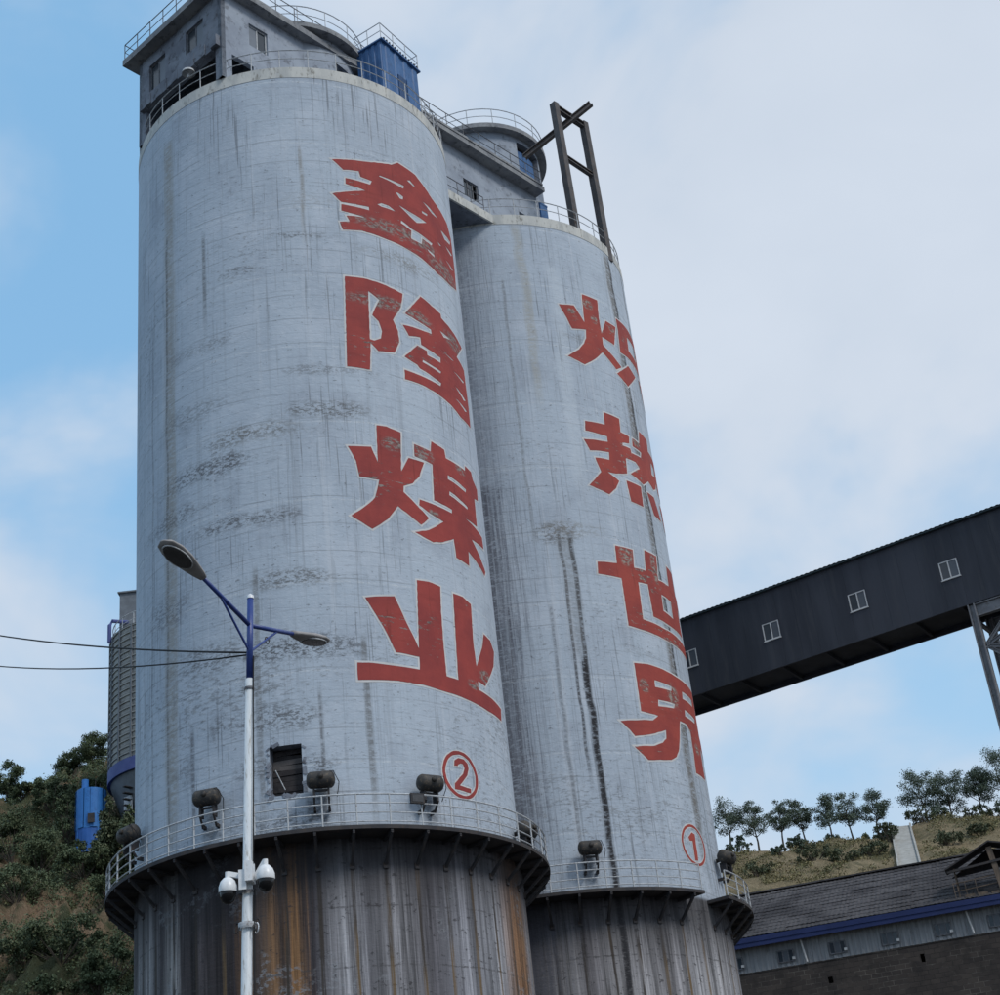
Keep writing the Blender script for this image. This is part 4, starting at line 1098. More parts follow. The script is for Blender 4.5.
tr = thing('gallery_trestle', 'grey steel trestle holding up the black conveyor gallery', 'trestle')
for b in (.12, GW - .12):
    for a in (14.0, 16.5):
        MB().ibeam(MG @ Vector((a, b, .0)), MG @ Vector((a, b, GZ0 - .15)), .34, .34, .06, up=gd).build('leg', M['trestle'], tr)
    MB().ibeam(MG @ Vector((14.18, b, GZ0 - .48)), MG @ Vector((19.5, b, GZ0 - .48)), .26, .62, .05).build('girder', M['trestle'], tr)
    for zc in (28.0, 23.4, 18.8, 14.2, 9.6, 5.0):
        for (ea, ez) in ((15.7, 1.9), (16.35, .75), (16.35, -.75), (16.35, -2.1)):
            MB().ibeam(MG @ Vector((14.18, b, zc)), MG @ Vector((ea, b, min(zc + ez, GZ0 - .8))), .13, .16, .03).build('brace', M['trestle'], tr)
for zc in (GZ0 - .9, 24.5, 18.0, 11.0):
    for a in (14.0, 16.5):
        MB().ibeam(MG @ Vector((a, .3, zc)), MG @ Vector((a, GW - .3, zc - (0 if zc > 29 else 3))), .14, .18, .03).build('cross_brace', M['trestle'], tr)

# ------------------------------------------------------------------ long building with blue eaves on the right
bo = Vector((11.9, 105.0, 0)); bd = Vector((.9646, -.2637, 0)).normalized(); bn = Vector((-bd.y, bd.x, 0))
MBL = Matrix(((bd.x, bn.x, 0, bo.x), (bd.y, bn.y, 0, bo.y), (0, 0, 1, 0), (0, 0, 0, 1)))
lb = thing('long_workshop', 'long sooty brick workshop with grey siding, blue eaves and sheet roof', 'building', tuple(bo))
lb.rotation_euler = (0, 0, math.atan2(bd.y, bd.x))
BA0, BA1, BD = -3.0, 40.0, 12.0
I4 = Matrix.Identity(4)
holes = [(7.3 + rnd.uniform(0, 1), 0, 0, 0)]
bw = MB()
bh = [(5.1, 5.4, 20.55, 20.95), (10.9, 11.15, 20.9, 21.4), (16.6, 16.9, 20.6, 21.2), (19.3, 19.6, 18.9, 19.3)]
us = [BA0, BA1] + [v for h in bh for v in h[:2]]; zs = [6.0, 21.9] + [v for h in bh for v in h[2:]]
for (a, b, c, d) in cells(us, zs, bh): bw.box(a, b, 0, .37, c, d)
bw.build('brick_wall', M['brick'], lb)
cp = MB()
for i in range(80):
    a = BA0 + i * .53
    cp.box(a, a + .5, -.03, .3, 21.9, 21.9 + rnd.uniform(.05, .10))
cp.build('wall_coping', M['brick'], lb)
bs = MB().box(BA0, BA0 + .3, .4, BD, 6, 23.9).box(BA1 - .3, BA1, .4, BD, 6, 23.9).box(BA0, BA1, BD, BD + .3, 6, 27.5)
bs.build('end_wall', M['brick'], lb)
# siding: one ribbed sheet per bay, cut round the windows
WA = [2.25 + 3.27 * k for k in range(-1, 12)]
for i in range(43):
    a0, a1 = BA0 + i, BA0 + i + .995
    sm = MB()
    hit = [w for w in WA if w < a1 and w + 1.05 > a0]
    parts = [(a0, a1)]
    for w in hit:
        nxt = []
        for p, q in parts:
            if p < w: nxt.append((p, min(q, w)))
            if q > w + 1.05: nxt.append((max(p, w + 1.05), q))
            lo, hi = max(p, w), min(q, w + 1.05)
            if hi > lo:
                if hi - lo > .02:
                    ribbed(sm, (lo, .10), (hi, .10), 22.0, 22.25, .33, .05); ribbed(sm, (lo, .10), (hi, .10), 23.02, 23.7, .33, .05)
        parts = nxt
    for p, q in parts:
        if q - p > .03: ribbed(sm, (p, .10), (q, .10), 22.0, 23.7, .33, .05)
    sm.build('siding_sheet', M['siding'], lb)
MB().box(BA0, BA1, .35, .45, 21.95, 23.8).build('inner_wall', M['dark_steel'], lb)
for w in WA:
    if w < BA0: continue
    wo = window(lb, I4, w, w + 1.05, 22.25, 23.02, -.02, M['rail_dark'], [M['glass'], M['pane_dark'], M['glass']], fw=.07, bars=2)
    MB().box(w + .92, w + 1.10, -.10, -.025, 22.36, 22.52).build('lamp', M['frame_white'], wo)
for a in (4.05, 14.35, 24.6, 34.8):
    MB().tube((a, -.12, 22.05), (a - .18, -.14, 23.45), .06, n=8).build('downpipe', M['frame_white'], lb)
MB().box(BA0 - .3, BA1 + .3, -.62, -.50, 23.42, 24.02).box(BA0 - .3, BA1 + .3, -.66, -.62, 23.70, 23.76).build('fascia', M['fascia'], lb)
MB().box(BA0 - .3, BA1 + .3, -.50, .35, 23.70, 23.76).build('soffit', M['siding'], lb)
rows, RB0, RZ0, RB1, RZ1 = 14, -.6, 24.03, 12.3, 29.7
pitch_v = Vector((0, RB1 - RB0, RZ1 - RZ0)); plen = pitch_v.length; pv = pitch_v.normalized(); pnv = Vector((0, -pv.z, pv.y))
sheet_meshes = []
for q in range(3):
    sm = MB(); W = 2.05; L = plen / rows + .12; nn = 14
    top = []; 
    for j, u in enumerate((0, 1)):
        for i in range(nn + 1):
            x = W * i / nn
            top.append(Vector((x, 0, 0)) + pv * (u * L) + pnv * (.012 * math.cos(i * PI) + .03 * (1 - u) + rnd.uniform(0, .02)))
    bot = [v - pnv * .025 for v in top]
    sm.v = [tuple(v) for v in top + bot]; k = nn + 1
    sm.f = [(i, i + 1, k + i + 1, k + i) for i in range(nn)] + [(2 * k + i, 3 * k + i, 3 * k + i + 1, 2 * k + i + 1) for i in range(nn)]
    sm.f += [(i, 2 * k + i, 2 * k + i + 1, i + 1) for i in range(nn)]
    sheet_meshes.append(sm.mesh('roof_sheet', M['roof_sheet']))
roof = MB().add([(BA0, RB0, RZ0 - .05), (BA1, RB0, RZ0 - .05), (BA1, RB1, RZ1 - .05), (BA0, RB1, RZ1 - .05), (BA1, 2 * RB1 - RB0, RZ0 - .05), (BA0, 2 * RB1 - RB0, RZ0 - .05)], [(0, 1, 2, 3), (3, 2, 4, 5)]).build('roof', M['roof_sheet'], lb)
for r_ in range(rows):
    for c in range(14):
        a = BA0 + c * 2.0 + rnd.uniform(-.03, .03)
        p = Vector((a, RB0, RZ0)) + pv * (plen * r_ / rows) + pnv * rnd.uniform(.0, .03)
        o = link('roof_sheet', sheet_meshes[rnd.randrange(3)], roof, p)
        o.rotation_euler = (rnd.uniform(-.006, .006), rnd.uniform(-.004, .004), rnd.uniform(-.012, .012))
MB().box(BA0, BA1, RB1 - .25, RB1 + .25, RZ1 + .06, RZ1 + .16).build('ridge_cap', M['roof_sheet'], roof)

# ramshackle shelter on that roof
sh = thing('roof_shelter', 'ramshackle open shelter with dark roof on the workshop eaves', 'shelter', tuple(MBL @ Vector((13.95, .0, 24.15))))
sh.rotation_euler = (0, 0, math.atan2(bd.y, bd.x))
for (x, y, h0, h1) in ((.1, 0, 0, 2.0), (4.6, 0, 0, 2.3), (.1, 2.4, 0, 2.2), (4.6, 2.4, .6, 2.6)):
    MB().bar((x, y, h0), (x, y, h1), .09).build('post', M['wood'], sh)
MB().bar((2.75, -.2, -.1), (2.45, -.1, 2.9), .34, .34).build('stout_post', M['wood'], sh)
MB().box(-.2, 4.9, -.3, 3.0, -.12, -.02).build('deck', M['dark_steel'], sh)
rm = MB()
for p, q in (((-.45, 1.85), (2.5, 3.15)), ((2.5, 3.15), (5.4, 2.3))):
    vs = [(p[0], -.5, p[1]), (q[0], -.5, q[1]), (q[0], 3.0, q[1] + .5), (p[0], 3.0, p[1] + .5)]
    rm.add(vs + [(x, y, z + .1) for x, y, z in vs], [(0, 3, 2, 1), (4, 5, 6, 7), (0, 1, 5, 4), (1, 2, 6, 5), (2, 3, 7, 6), (3, 0, 4, 7)])
rm.build('roof', M['dark_steel'], sh)
MB().add([(-.3, 2.7, 2.0), (5.2, 2.7, 2.4), (2.5, 2.7, 3.55)], [(0, 1, 2)]).build('gable_board', M['dark_steel'], sh)
MB().bar((-.35, -.3, 1.75), (5.2, -.3, 2.15), .14).build('tie_beam', M['dark_steel'], sh)
for z in (.55, 1.05):
    MB().bar((-.2, -.1, z), (4.8, -.1, z + .25), .05).build('rail', M['wood'], sh)
for x in (-.15, .55, 1.2, 3.5, 4.2):
    MB().bar((x, -.1, -.1), (x, -.1, 1.1), .045).build('rail_post', M['wood'], sh)
mm = MB().tube((1.6, .8, .35), (2.4, .8, .35), .32, n=14).tube((1.0, .9, .22), (1.4, .9, .22), .2, n=12)
mm.build('pulley', M['post_steel'], sh, smooth=False)
MB().bar((.2, .5, .05), (4.4, .6, .75), .16).build('conveyor_arm', M['post_steel'], sh)
for i in range(5):
    MB().box(.4 + i * .8, 1.0 + i * .8, -.35 + rnd.uniform(-.05, .05), -.05, -.02, .14 + rnd.uniform(0, .1)).build('block', M['wood'], sh)

# concrete chute running up the grassy slope
XC0, XCK = 30.85, .225
ct = thing('drain_chute', 'pale concrete drain chute running up the grassy slope behind the workshop', 'chute')
cb = MB(); ck = MB(); ck2 = MB()
ys = [137 + i * .92 for i in range(26)]
for y0, y1 in zip(ys[:-1], ys[1:]):
    def xc(y): return XC0 + (y - 137) * XCK
    for (lo, hi, up, tgt) in ((-.85, .85, .12, cb), (-1.03, -.85, .36, ck), (.85, 1.03, .36, ck2)):
        z0 = max(h_right(xc(y0), y0), h_right(xc(y0) + 1, y0), h_right(xc(y0) - 1, y0)); z1 = max(h_right(xc(y1), y1), h_right(xc(y1) + 1, y1), h_right(xc(y1) - 1, y1))
        vs = [(xc(y0) + lo, y0, z0 - .6), (xc(y0) + hi, y0, z0 - .6), (xc(y1) + hi, y1, z1 - .6), (xc(y1) + lo, y1, z1 - .6)]
        vs += [(p[0], p[1], p[2] + .6 + up) for p in vs]
        tgt.add(vs, [(4, 5, 6, 7), (0, 1, 5, 4), (1, 2, 6, 5), (2, 3, 7, 6), (3, 0, 4, 7)])
cb.build('channel', M['chute'], ct)
ck.build('kerb', M['chute'], ct)
ck2.build('kerb', M['chute'], ct)

# ------------------------------------------------------------------ steel silo and blue tank on the left hill
ss = thing('steel_silo', 'grey ribbed steel silo with blue band half hidden behind the near concrete silo', 'silo', (-26.75, 118.6, 37.05))
SSR = 5.5
z_lo, z_hi = 7.35, 18.2
rows_n = 21; prof = []
for i in range(rows_n):
    z = z_lo + (z_hi - z_lo) * i / rows_n; dz = (z_hi - z_lo) / rows_n
    prof += [(SSR - .06, z), (SSR - .02, z + dz * .25), (SSR - .02, z + dz * .70), (SSR + .08, z + dz * .76), (SSR + .08, z + dz * .94)]
prof.append((SSR - .06, z_hi))
MB().lathe(prof, 96).build('ribbed_wall', M['steel_ring'], ss)
MB().lathe([(SSR + .1, z_hi), (1.2, z_hi + 1.9), (1.2, z_hi + 2.2), (.01, z_hi + 2.2)], 48).build('roof', M['steel_ring'], ss)
MB().lathe([(SSR - .1, 6.35), (SSR + .12, 6.35), (SSR + .12, z_lo), (SSR - .1, z_lo)], 96).build('blue_band', M['blue_band'], ss)
MB().lathe([(SSR - .1, 6.37), (SSR - .9, 4.2), (SSR - 2.6, 0.6), (SSR - 2.6, -2.5)], 64).build('cone', M['steel_grey'], ss, smooth=True)
stm = MB().box(SSR - .03, SSR + .13, -.07, .07, z_lo, z_hi).mesh('stiffener', M['steel_grey'])
for k in range(24): link('stiffener', stm, ss, (0, 0, 0), 2 * PI * k / 24)
for k in range(8):
    a = 2 * PI * k / 8 + .2
    if math.cos(a) < .1 and math.sin(a) < .6: continue
    MB().tube(((SSR - .3) * math.cos(a), (SSR - .3) * math.sin(a), -3), ((SSR - .3) * math.cos(a), (SSR - .3) * math.sin(a), 6.02), .16, n=8).build('leg', M['steel_grey'], ss)
railing(ss, SSR - .15, z_hi, -PI, PI, 1.4, (.5, 1.1), M['rail'], .04, .035)
aL = math.radians(205)
MB().path([((SSR + .2) * math.cos(aL), (SSR + .2) * math.sin(aL), z_hi - .3), ((SSR + .2) * math.cos(aL), (SSR + .2) * math.sin(aL), z_hi + 1.2), ((SSR + .0) * math.cos(aL), (SSR + .0) * math.sin(aL), z_hi + 1.6), ((SSR - 2.8) * math.cos(aL - .25), (SSR - 2.8) * math.sin(aL - .25), z_hi + 1.9)], .16, 8).build('fill_pipe', M['blue_band'], ss)
MB().box(-4.6, -3.2, -1.6, .2, z_hi + .6, z_hi + 4.3).box(-4.75, -3.05, -1.75, .35, z_hi + 4.3, z_hi + 4.42).build('dust_filter', M['steel_grey'], ss)
st = MB()
for i in range(9):
    t = i / 8
    a = math.radians(218 + 16 * t); r = SSR - .6 - 1.1 * (1 - t)
    p = Vector((r * math.cos(a), r * math.sin(a), 2.0 + 3.2 * t)); d = Vector((-math.sin(a), math.cos(a), 0)); n_ = Vector((math.cos(a), math.sin(a), 0))
    st.bar(p - n_ * .1, p + n_ * .75, .34, .06)
st.build('stair_tread', M['dark_steel'], ss)
dp = MB(); a = math.radians(226)
dp.box(-.5, .5, -.06, .06, 3.2, 5.4, Matrix.Translation(((SSR - .75) * math.cos(a), (SSR - .75) * math.sin(a), 0)) @ Matrix.Rotation(a - PI / 2, 4, 'Z'))
dp.build('door', M['rail'], ss)

bt = thing('blue_tank', 'bright blue sheet-metal tank among trees on the left hillside', 'tank', (-33.2, 116.5, 38.3))
segs = 14; bt_prof = [(1.12, 1.6), (1.12, 4.7)]
for k in range(segs):
    a0, a1 = 2 * PI * k / segs, 2 * PI * (k + .97) / segs
    MB().lathe([(1.10, 1.6), (1.16 if k % 2 else 1.10, 1.65), (1.16 if k % 2 else 1.10, 4.66), (1.10, 4.7)], 3, a0=a0, a1=a1).build('tank_sheet', M['blue_bright'], bt)
MB().lathe([(1.11, 4.7), (.01, 4.75)], 20).build('lid', M['blue_bright'], bt)
MB().lathe([(1.09, 1.6), (1.07, -.2), (.9, -.2)], 20).build('lower_casing', M['blue_tank_low'], bt)
for k in range(4):
    a = PI / 4 + k * PI / 2
    MB().tube((1.05 * math.cos(a), 1.05 * math.sin(a), -1.2), (1.05 * math.cos(a), 1.05 * math.sin(a), 1.7), .07, n=6).build('leg', M['blue_bright'], bt)
MB().tube((-.4, -.3, 4.7), (-.4, -.3, 5.55), .26, n=12).build('vent_pipe', M['blue_bright'], bt)
for x in (.35, .7, .95):
    MB().tube((x, -.2, 4.7), (x, -.2, 5.9 - x), .03, n=5).build('thin_pipe', M['dark_steel'], bt)
MB().box(.1, .6, -1.25, -1.15, 1.9, 2.6).build('gear_box', M['dark_steel'], bt)

# ------------------------------------------------------------------ plants
def leaf_cloud(clumps, count, size, seed, flat=.0):
    """leaf quads scattered in ellipsoidal clumps -> vertices, faces"""
    g = np.random.default_rng(seed)
    w = np.array([c[3] * c[4] * c[5] for c in clumps]) ** .7; w /= w.sum()
    idx = g.choice(len(clumps), count, p=w)
    C = np.array([c[:3] for c in clumps])[idx]; Rr = np.array([c[3:6] for c in clumps])[idx]
    d = g.normal(size=(count, 3)); d /= np.linalg.norm(d, axis=1)[:, None]
    rad = g.random(count) ** .5 * (1 + .35 * (g.random(count) > .82))
    P = C + d * Rr * rad[:, None]
    n = g.normal(size=(count, 3)) + np.array([0, 0, .5]); n /= np.linalg.norm(n, axis=1)[:, None]
    a = np.cross(n, g.normal(size=(count, 3))); a /= np.linalg.norm(a, axis=1)[:, None] + 1e-9
    b = np.cross(n, a)
    s = size * (0.55 + .9 * g.random(count))[:, None]
    V = np.stack([P - a * s * .5, P + b * s * .32, P + a * s * .5, P - b * s * .32], 1).reshape(-1, 3)
    Fc = np.arange(count * 4).reshape(-1, 4)
    return V, Fc
def np_mesh(name, V, Fc, mat):
    me = bpy.data.meshes.new(name)
    me.vertices.add(len(V)); me.vertices.foreach_set('co', V.astype(np.float32).ravel())
    me.loops.add(Fc.size); me.loops.foreach_set('vertex_index', Fc.astype(np.int32).ravel())
    me.polygons.add(len(Fc)); me.polygons.foreach_set('loop_start', np.arange(0, Fc.size, Fc.shape[1], dtype=np.int32))
    me.update(calc_edges=True); me.materials.append(mat)
    return me

def tree(X, Y, z, H, W, seed, label, group, mat='leaf_ridge_haze', leaves=1500, size=.26, bare=.3, name='tree', cat='tree', lean=.0):
    r = random.Random(seed)
    t = tag(link(name, None, None, (X, Y, z)), label, cat, group)
    tm = MB(); top = Vector((lean * H, 0, H * .72))
    pts = [Vector((0, 0, -.4))]
    for i in range(1, 6):
        f = i / 5; pts.append(Vector((top.x * f + r.uniform(-.05, .05) * H * .3, r.uniform(-.03, .03) * H, top.z * f)))
    r0 = .022 * H
    for i in range(5): tm.tube(pts[i], pts[i + 1], r0 * (1 - i * .16), r0 * (1 - (i + 1) * .16), 7, False)
    clumps = []
    nl = 9
    for i in range(nl):
        f = bare + (.95 - bare) * (i + .5) / nl
        base = pts[min(4, int(f * 5 * .95))].lerp(pts[min(5, int(f * 5 * .95) + 1)], .5)
        a = i * 2.4 + r.uniform(-.5, .5)
        reach = W * .5 * (.45 + .55 * math.sin(PI * min(1, (f - bare) / (1 - bare) * .85 + .12))) * r.uniform(.62, .9)
        tip = Vector((math.cos(a) * reach + top.x * f, math.sin(a) * reach, min(H * .96, base.z + H * r.uniform(.10, .24))))
        tm.tube(base, tip, r0 * .42, r0 * .12, 5, False)
        for q in range(3):
            c = base.lerp(tip, .55 + .27 * q) + Vector((r.uniform(-.1, .1) * W, r.uniform(-.1, .1) * W, r.uniform(-.04, .06) * H))
            k = W * r.uniform(.12, .19)
            clumps.append((c.x, c.y, c.z, k * 1.15, k * 1.15, k * r.uniform(.6, .95)))
    for q in range(5):
        k = W * r.uniform(.10, .17)
        clumps.append((top.x * 1.1 + r.uniform(-.18, .18) * W, r.uniform(-.18, .18) * W, H * r.uniform(.80, .97), k, k, k * .8))
    tm.build('trunk', M['bark'], t)
    V, Fc = leaf_cloud(clumps, leaves, size, seed)
    link('crown', np_mesh('crown', V, Fc, M[mat]), t)
    return t

def shrub(X, Y, z, H, W, seed, label, group, mat='leaf', leaves=1500, size=.3, cone=False, name='shrub'):
    r = random.Random(seed)
    t = tag(link(name, None, None, (X, Y, z)), label, 'shrub' if not cone else 'conifer', group)
    sm = MB(); clumps = []
    NQ = 16 if cone else 30
    for q in range(NQ):
        a = r.uniform(0, 2 * PI); f = r.random()
        if cone:
            h = H * (.05 + .9 * q / 15); rr = W * .5 * (1.0 - .9 * q / 15) ** .8
            c = Vector((math.cos(a) * rr * .55, math.sin(a) * rr * .55, h)); k = max(.22, rr * .75)
            clumps.append((c.x, c.y, c.z, k, k, k * .9))
        else:
            rr = W * .5 * math.sqrt(f); h = H * (.2 + .62 * r.random()) * (1 - .45 * f)
            c = Vector((math.cos(a) * rr * 1.15, math.sin(a) * rr, h)); k = W * r.uniform(.06, .15)
            clumps.append((c.x, c.y, c.z, k, k, k * r.uniform(.6, 1.0)))
        if q % 2 == 0: sm.tube((0, 0, -.5), c, .05, .015, 5, False)
    sm.build('stems', M['bark'], t)
    V, Fc = leaf_cloud(clumps, leaves, size, seed)
    link('foliage', np_mesh('foliage', V, Fc, M[mat]), t)
    return t

ORD = ['first', 'second', 'third', 'fourth', 'fifth', 'sixth', 'seventh']
ridge = [(18.9, 50.1, 3.9), (21.6, 49.5, 3.1), (24.1, 49.3, 2.8), (26.3, 49.2, 2.7), (28.8, 49.1, 3.1), (31.1, 49.2, 3.0), (33.7, 49.1, 3.1)]
for i, (x, zt, w) in enumerate(ridge):
    z = h_right(x, 160)
    tree(x, 160 + rnd.uniform(-.8, .8), z, zt - z, w, 100 + i, '%s tree from the silo in the row of slender trees on the ridge' % ORD[i], 'trees along the right ridge', leaves=5600, size=.13, bare=.44, lean=rnd.uniform(-.02, .06))
for i, (x, zt, w) in enumerate([(38.9, 50.7, 4.3), (41.6, 50.5, 3.9), (44.4, 50.4, 3.6), (46.6, 51.7, 4.6), (49.5, 51.5, 4.2)]):
    z = h_right(x, 160)
    lab = ['broad tree on the ridge just right of the drain chute', 'second broad tree right of the drain chute on the ridge', 'third broad tree right of the drain chute on the ridge', 'tall tree at the right picture edge on the ridge', 'tree beyond the right picture edge on the ridge'][i]
    tree(x, 160 + rnd.uniform(-.8, .8), z, zt - z, w, 120 + i, lab, 'trees along the right ridge', leaves=8000, size=.13, bare=.36, lean=-.03)
rs = [(19.6, 159.0, 2.6, 2.2, 'dark bush under the tree nearest the silo on the ridge', 'leaf_ridge_haze'), (25.4, 159.3, 1.7, 1.9, 'dark round bush between the third and fourth ridge trees', 'leaf_ridge_haze'),
      (28.6, 159.0, 1.0, 2.0, 'low dark bush at the foot of the fifth ridge tree', 'leaf_ridge_haze'), (32.3, 159.3, 1.3, 2.2, 'low green bush between the sixth and seventh ridge trees', 'leaf_pale'),
      (34.9, 158.8, 1.6, 2.0, 'round bush just left of the drain chute top', 'leaf_shrub'), (38.0, 158.4, 2.2, 2.8, 'olive bush just right of the drain chute top', 'leaf_shrub'),
      (39.6, 158.6, 1.9, 2.2, 'dark bush under the broad tree right of the chute', 'leaf_ridge_haze'), (43.4, 158.6, 1.9, 2.6, 'green bush between the second and third broad trees', 'leaf_shrub'),
      (46.0, 158.8, 2.4, 2.6, 'dark bush beneath the tall tree at the right edge', 'leaf_ridge_haze'), (19.0, 144.0, 1.6, 2.8, 'grey-green bush low on the slope close to the rear silo', 'leaf_shrub'),
      (24.6, 146.0, 2.1, 2.6, 'bush on the grassy slope below the third ridge tree', 'leaf_shrub'), (27.2, 146.3, 1.7, 2.6, 'bush on the grassy slope below the fifth ridge tree', 'leaf_shrub'),
      (30.1, 147.5, 1.5, 2.4, 'bush on the grassy slope below the sixth ridge tree', 'leaf_shrub'), (32.9, 152.5, 2.3, 2.6, 'tall bush on the slope left of the drain chute', 'leaf_shrub'),
      (22.4, 152.0, 1.5, 1.2, 'thin upright bush high on the slope below the second ridge tree', 'leaf_ridge_haze'), (25.0, 155.5, 2.3, 1.1, 'thin upright bush just below the ridge under the fourth tree', 'leaf_ridge_haze'),
      (37.4, 148.0, 1.6, 2.6, 'bush on the slope right of the drain chute', 'leaf_shrub'), (41.0, 150.0, 1.5, 2.0, 'bush on the slope above the ramshackle shelter', 'leaf_shrub')]
for i, (x, y, H, W, lab, mt_) in enumerate(rs):
    shrub(x, y, h_right(x, y), H, W, 200 + i, lab, 'bushes on the right slope', mt_, leaves=1500, size=.18)

def scatter(name, fn, xr, yr, n, size, hgt, seed, mat, label, mask, cat):
    g = np.random.default_rng(seed); Vs = []
    k = 0
    while k < n:
        x, y = g.uniform(*xr), g.uniform(*yr)
        if not mask(x, y): continue
        k += 1
        Vs.append((x, y, fn(x, y)))
    P = np.array(Vs); m = 7
    P = np.repeat(P, m, 0); P = P + g.normal(size=P.shape) * np.array([size * 1.4, size * 1.4, 0]); P[:, 2] += np.abs(g.normal(size=len(P))) * hgt
    nrm = g.normal(size=P.shape); a = np.cross(nrm, g.normal(size=P.shape)); a /= np.linalg.norm(a, axis=1)[:, None]; b = np.cross(nrm, a); b /= np.linalg.norm(b, axis=1)[:, None]
    s = size * (.5 + g.random(len(P)))[:, None]
    V = np.stack([P - a * s * .5, P + b * s * .3, P + a * s * .5, P - b * s * .3], 1).reshape(-1, 3)
    o = link(name, np_mesh(name, V, np.arange(len(V)).reshape(-1, 4), M[mat]))
    return tag(o, label, cat, kind='stuff')
def bare_left(x, y):
    v = math.sin(x * .33 + 1.3) * math.sin(y * .29 + .4) + .5 * math.sin(x * .9 + y * .7) + .3 * math.sin(x * 2.1 - y * 1.6)
    if ((x + 31.2) / 4.6) ** 2 + ((y - 103.6) / 3.4) ** 2 < 1 or ((x + 31.0) / 4.0) ** 2 + ((y - 91.5) / 2.2) ** 2 < 1 or ((x + 42.5) / 4.5) ** 2 + ((y - 128.5) / 2.8) ** 2 < 1: return True
    return v > .85
scatter('undergrowth', h_left, (-52, -16), (84, 138), 38000, .15, .30, 5, 'leaf', 'dense dark undergrowth covering the left hillside', lambda x, y: not bare_left(x, y), 'undergrowth')
scatter('hill_grass', h_left, (-52, -18), (84, 138), 13000, .14, .20, 9, 'leaf_grass', 'light green weeds and grass on the left hillside', lambda x, y: not bare_left(x, y) or rnd.random() < .12, 'grass')
scatter('dry_grass', h_right, (14, 60), (134, 163), 5200, .18, .12, 6, 'leaf_dry', 'dry yellowish grass on the right slope', lambda x, y: math.sin(x * .5 + y * .2) + .7 * math.sin(x * 1.3 - y * .8) > -.2 and abs(x - XC0 - (y - 137) * XCK) > 1.7, 'grass')

LP = LEFT_PLANTS = [
    (-46.23, 136.00, 3.94, 3.19, 'tree', 'dark tree on the left skyline at the picture edge'),
    (-40.71, 136.00, 2.76, 2.84, 'tree', 'dark tree on the skyline left of the steel silo'),
    (-38.32, 134.50, 2.93, 3.34, 'tree', 'broad dark tree on the skyline touching the steel silo'),
    (-42.93, 136.00, 1.58, 2.66, 'dark', 'small bush on the skyline between the two left trees'),
    (-38.25, 123.25, 3.53, 3.18, 'dark', 'dark bushy mass on the hillside left of the blue tank'),
    (-35.10, 117.25, 4.98, 2.54, 'dark', 'tall dark bush right against the left side of the blue tank'),
    (-38.04, 113.50, 4.42, 3.18, 'pale', 'flecked pale bush at the left picture edge on the hillside'),
    (-30.43, 111.00, 5.16, 2.53, 'cone', 'pale flecked conical conifer in front of the steel silo'),
    (-28.53, 110.00, 4.95, 2.64, 'cone', 'dark conical conifer next to the near silo walkway'),
    (-36.05, 113.75, 3.21, 4.33, 'dark', 'wide dark bush on the hillside below the blue tank, left one'),
    (-31.68, 109.75, 3.39, 3.47, 'dark', 'wide dark bush on the hillside directly below the blue tank'),
    (-28.82, 105.50, 1.91, 2.91, 'dark', 'dark bush just left of the walkway end'),
    (-34.95, 105.25, 2.50, 3.97, 'dark', 'low dark bush on the left edge above the bare cliff'),
    (-27.94, 92.75, 3.18, 3.77, 'pale', 'large bush hanging below the bare tan cliff'),
    (-30.65, 94.50, 2.21, 4.09, 'pale', 'low spreading bush at the left edge below the bare cliff'),
    (-24.77, 91.75, 2.87, 2.81, 'dark', 'dark bush at the foot of the near silo by the picture bottom'),
    (-25.23, 91.00, 1.85, 2.55, 'dark', 'dark bush at the bottom edge left of the near silo'),
    (-28.00, 90.00, 1.22, 1.65, 'dark', 'small bush at the bottom left corner on bare earth'),
    (-43.02, 131.00, 1.51, 2.21, 'pale', 'small pale bush on the tan slope under the skyline'),
    (-34.44, 122.75, 2.29, 2.38, 'dark', 'dark bush between the blue tank and the steel silo'),]
#LEFT_PLANTS_END
for i, (x, y, H, W, kind, lab) in enumerate(LP):
    z = h_left(x, y)
    if kind == 'tree': tree(x, y, z, H, W, 300 + i, lab, 'trees on the left hill', 'leaf', leaves=9000, size=.14, bare=.15)
    elif kind == 'cone': shrub(x, y, z, H, W, 300 + i, lab, 'conifers by the blue tank', 'leaf_conifer' if 'pale' in lab else 'leaf_pale', leaves=8000, size=.22, cone=True, name='conifer')
    else: shrub(x, y, z, H, W, 300 + i, lab, 'shrubs on the left hill', 'leaf' if kind == 'dark' else 'leaf_pale', leaves=6500, size=.15)

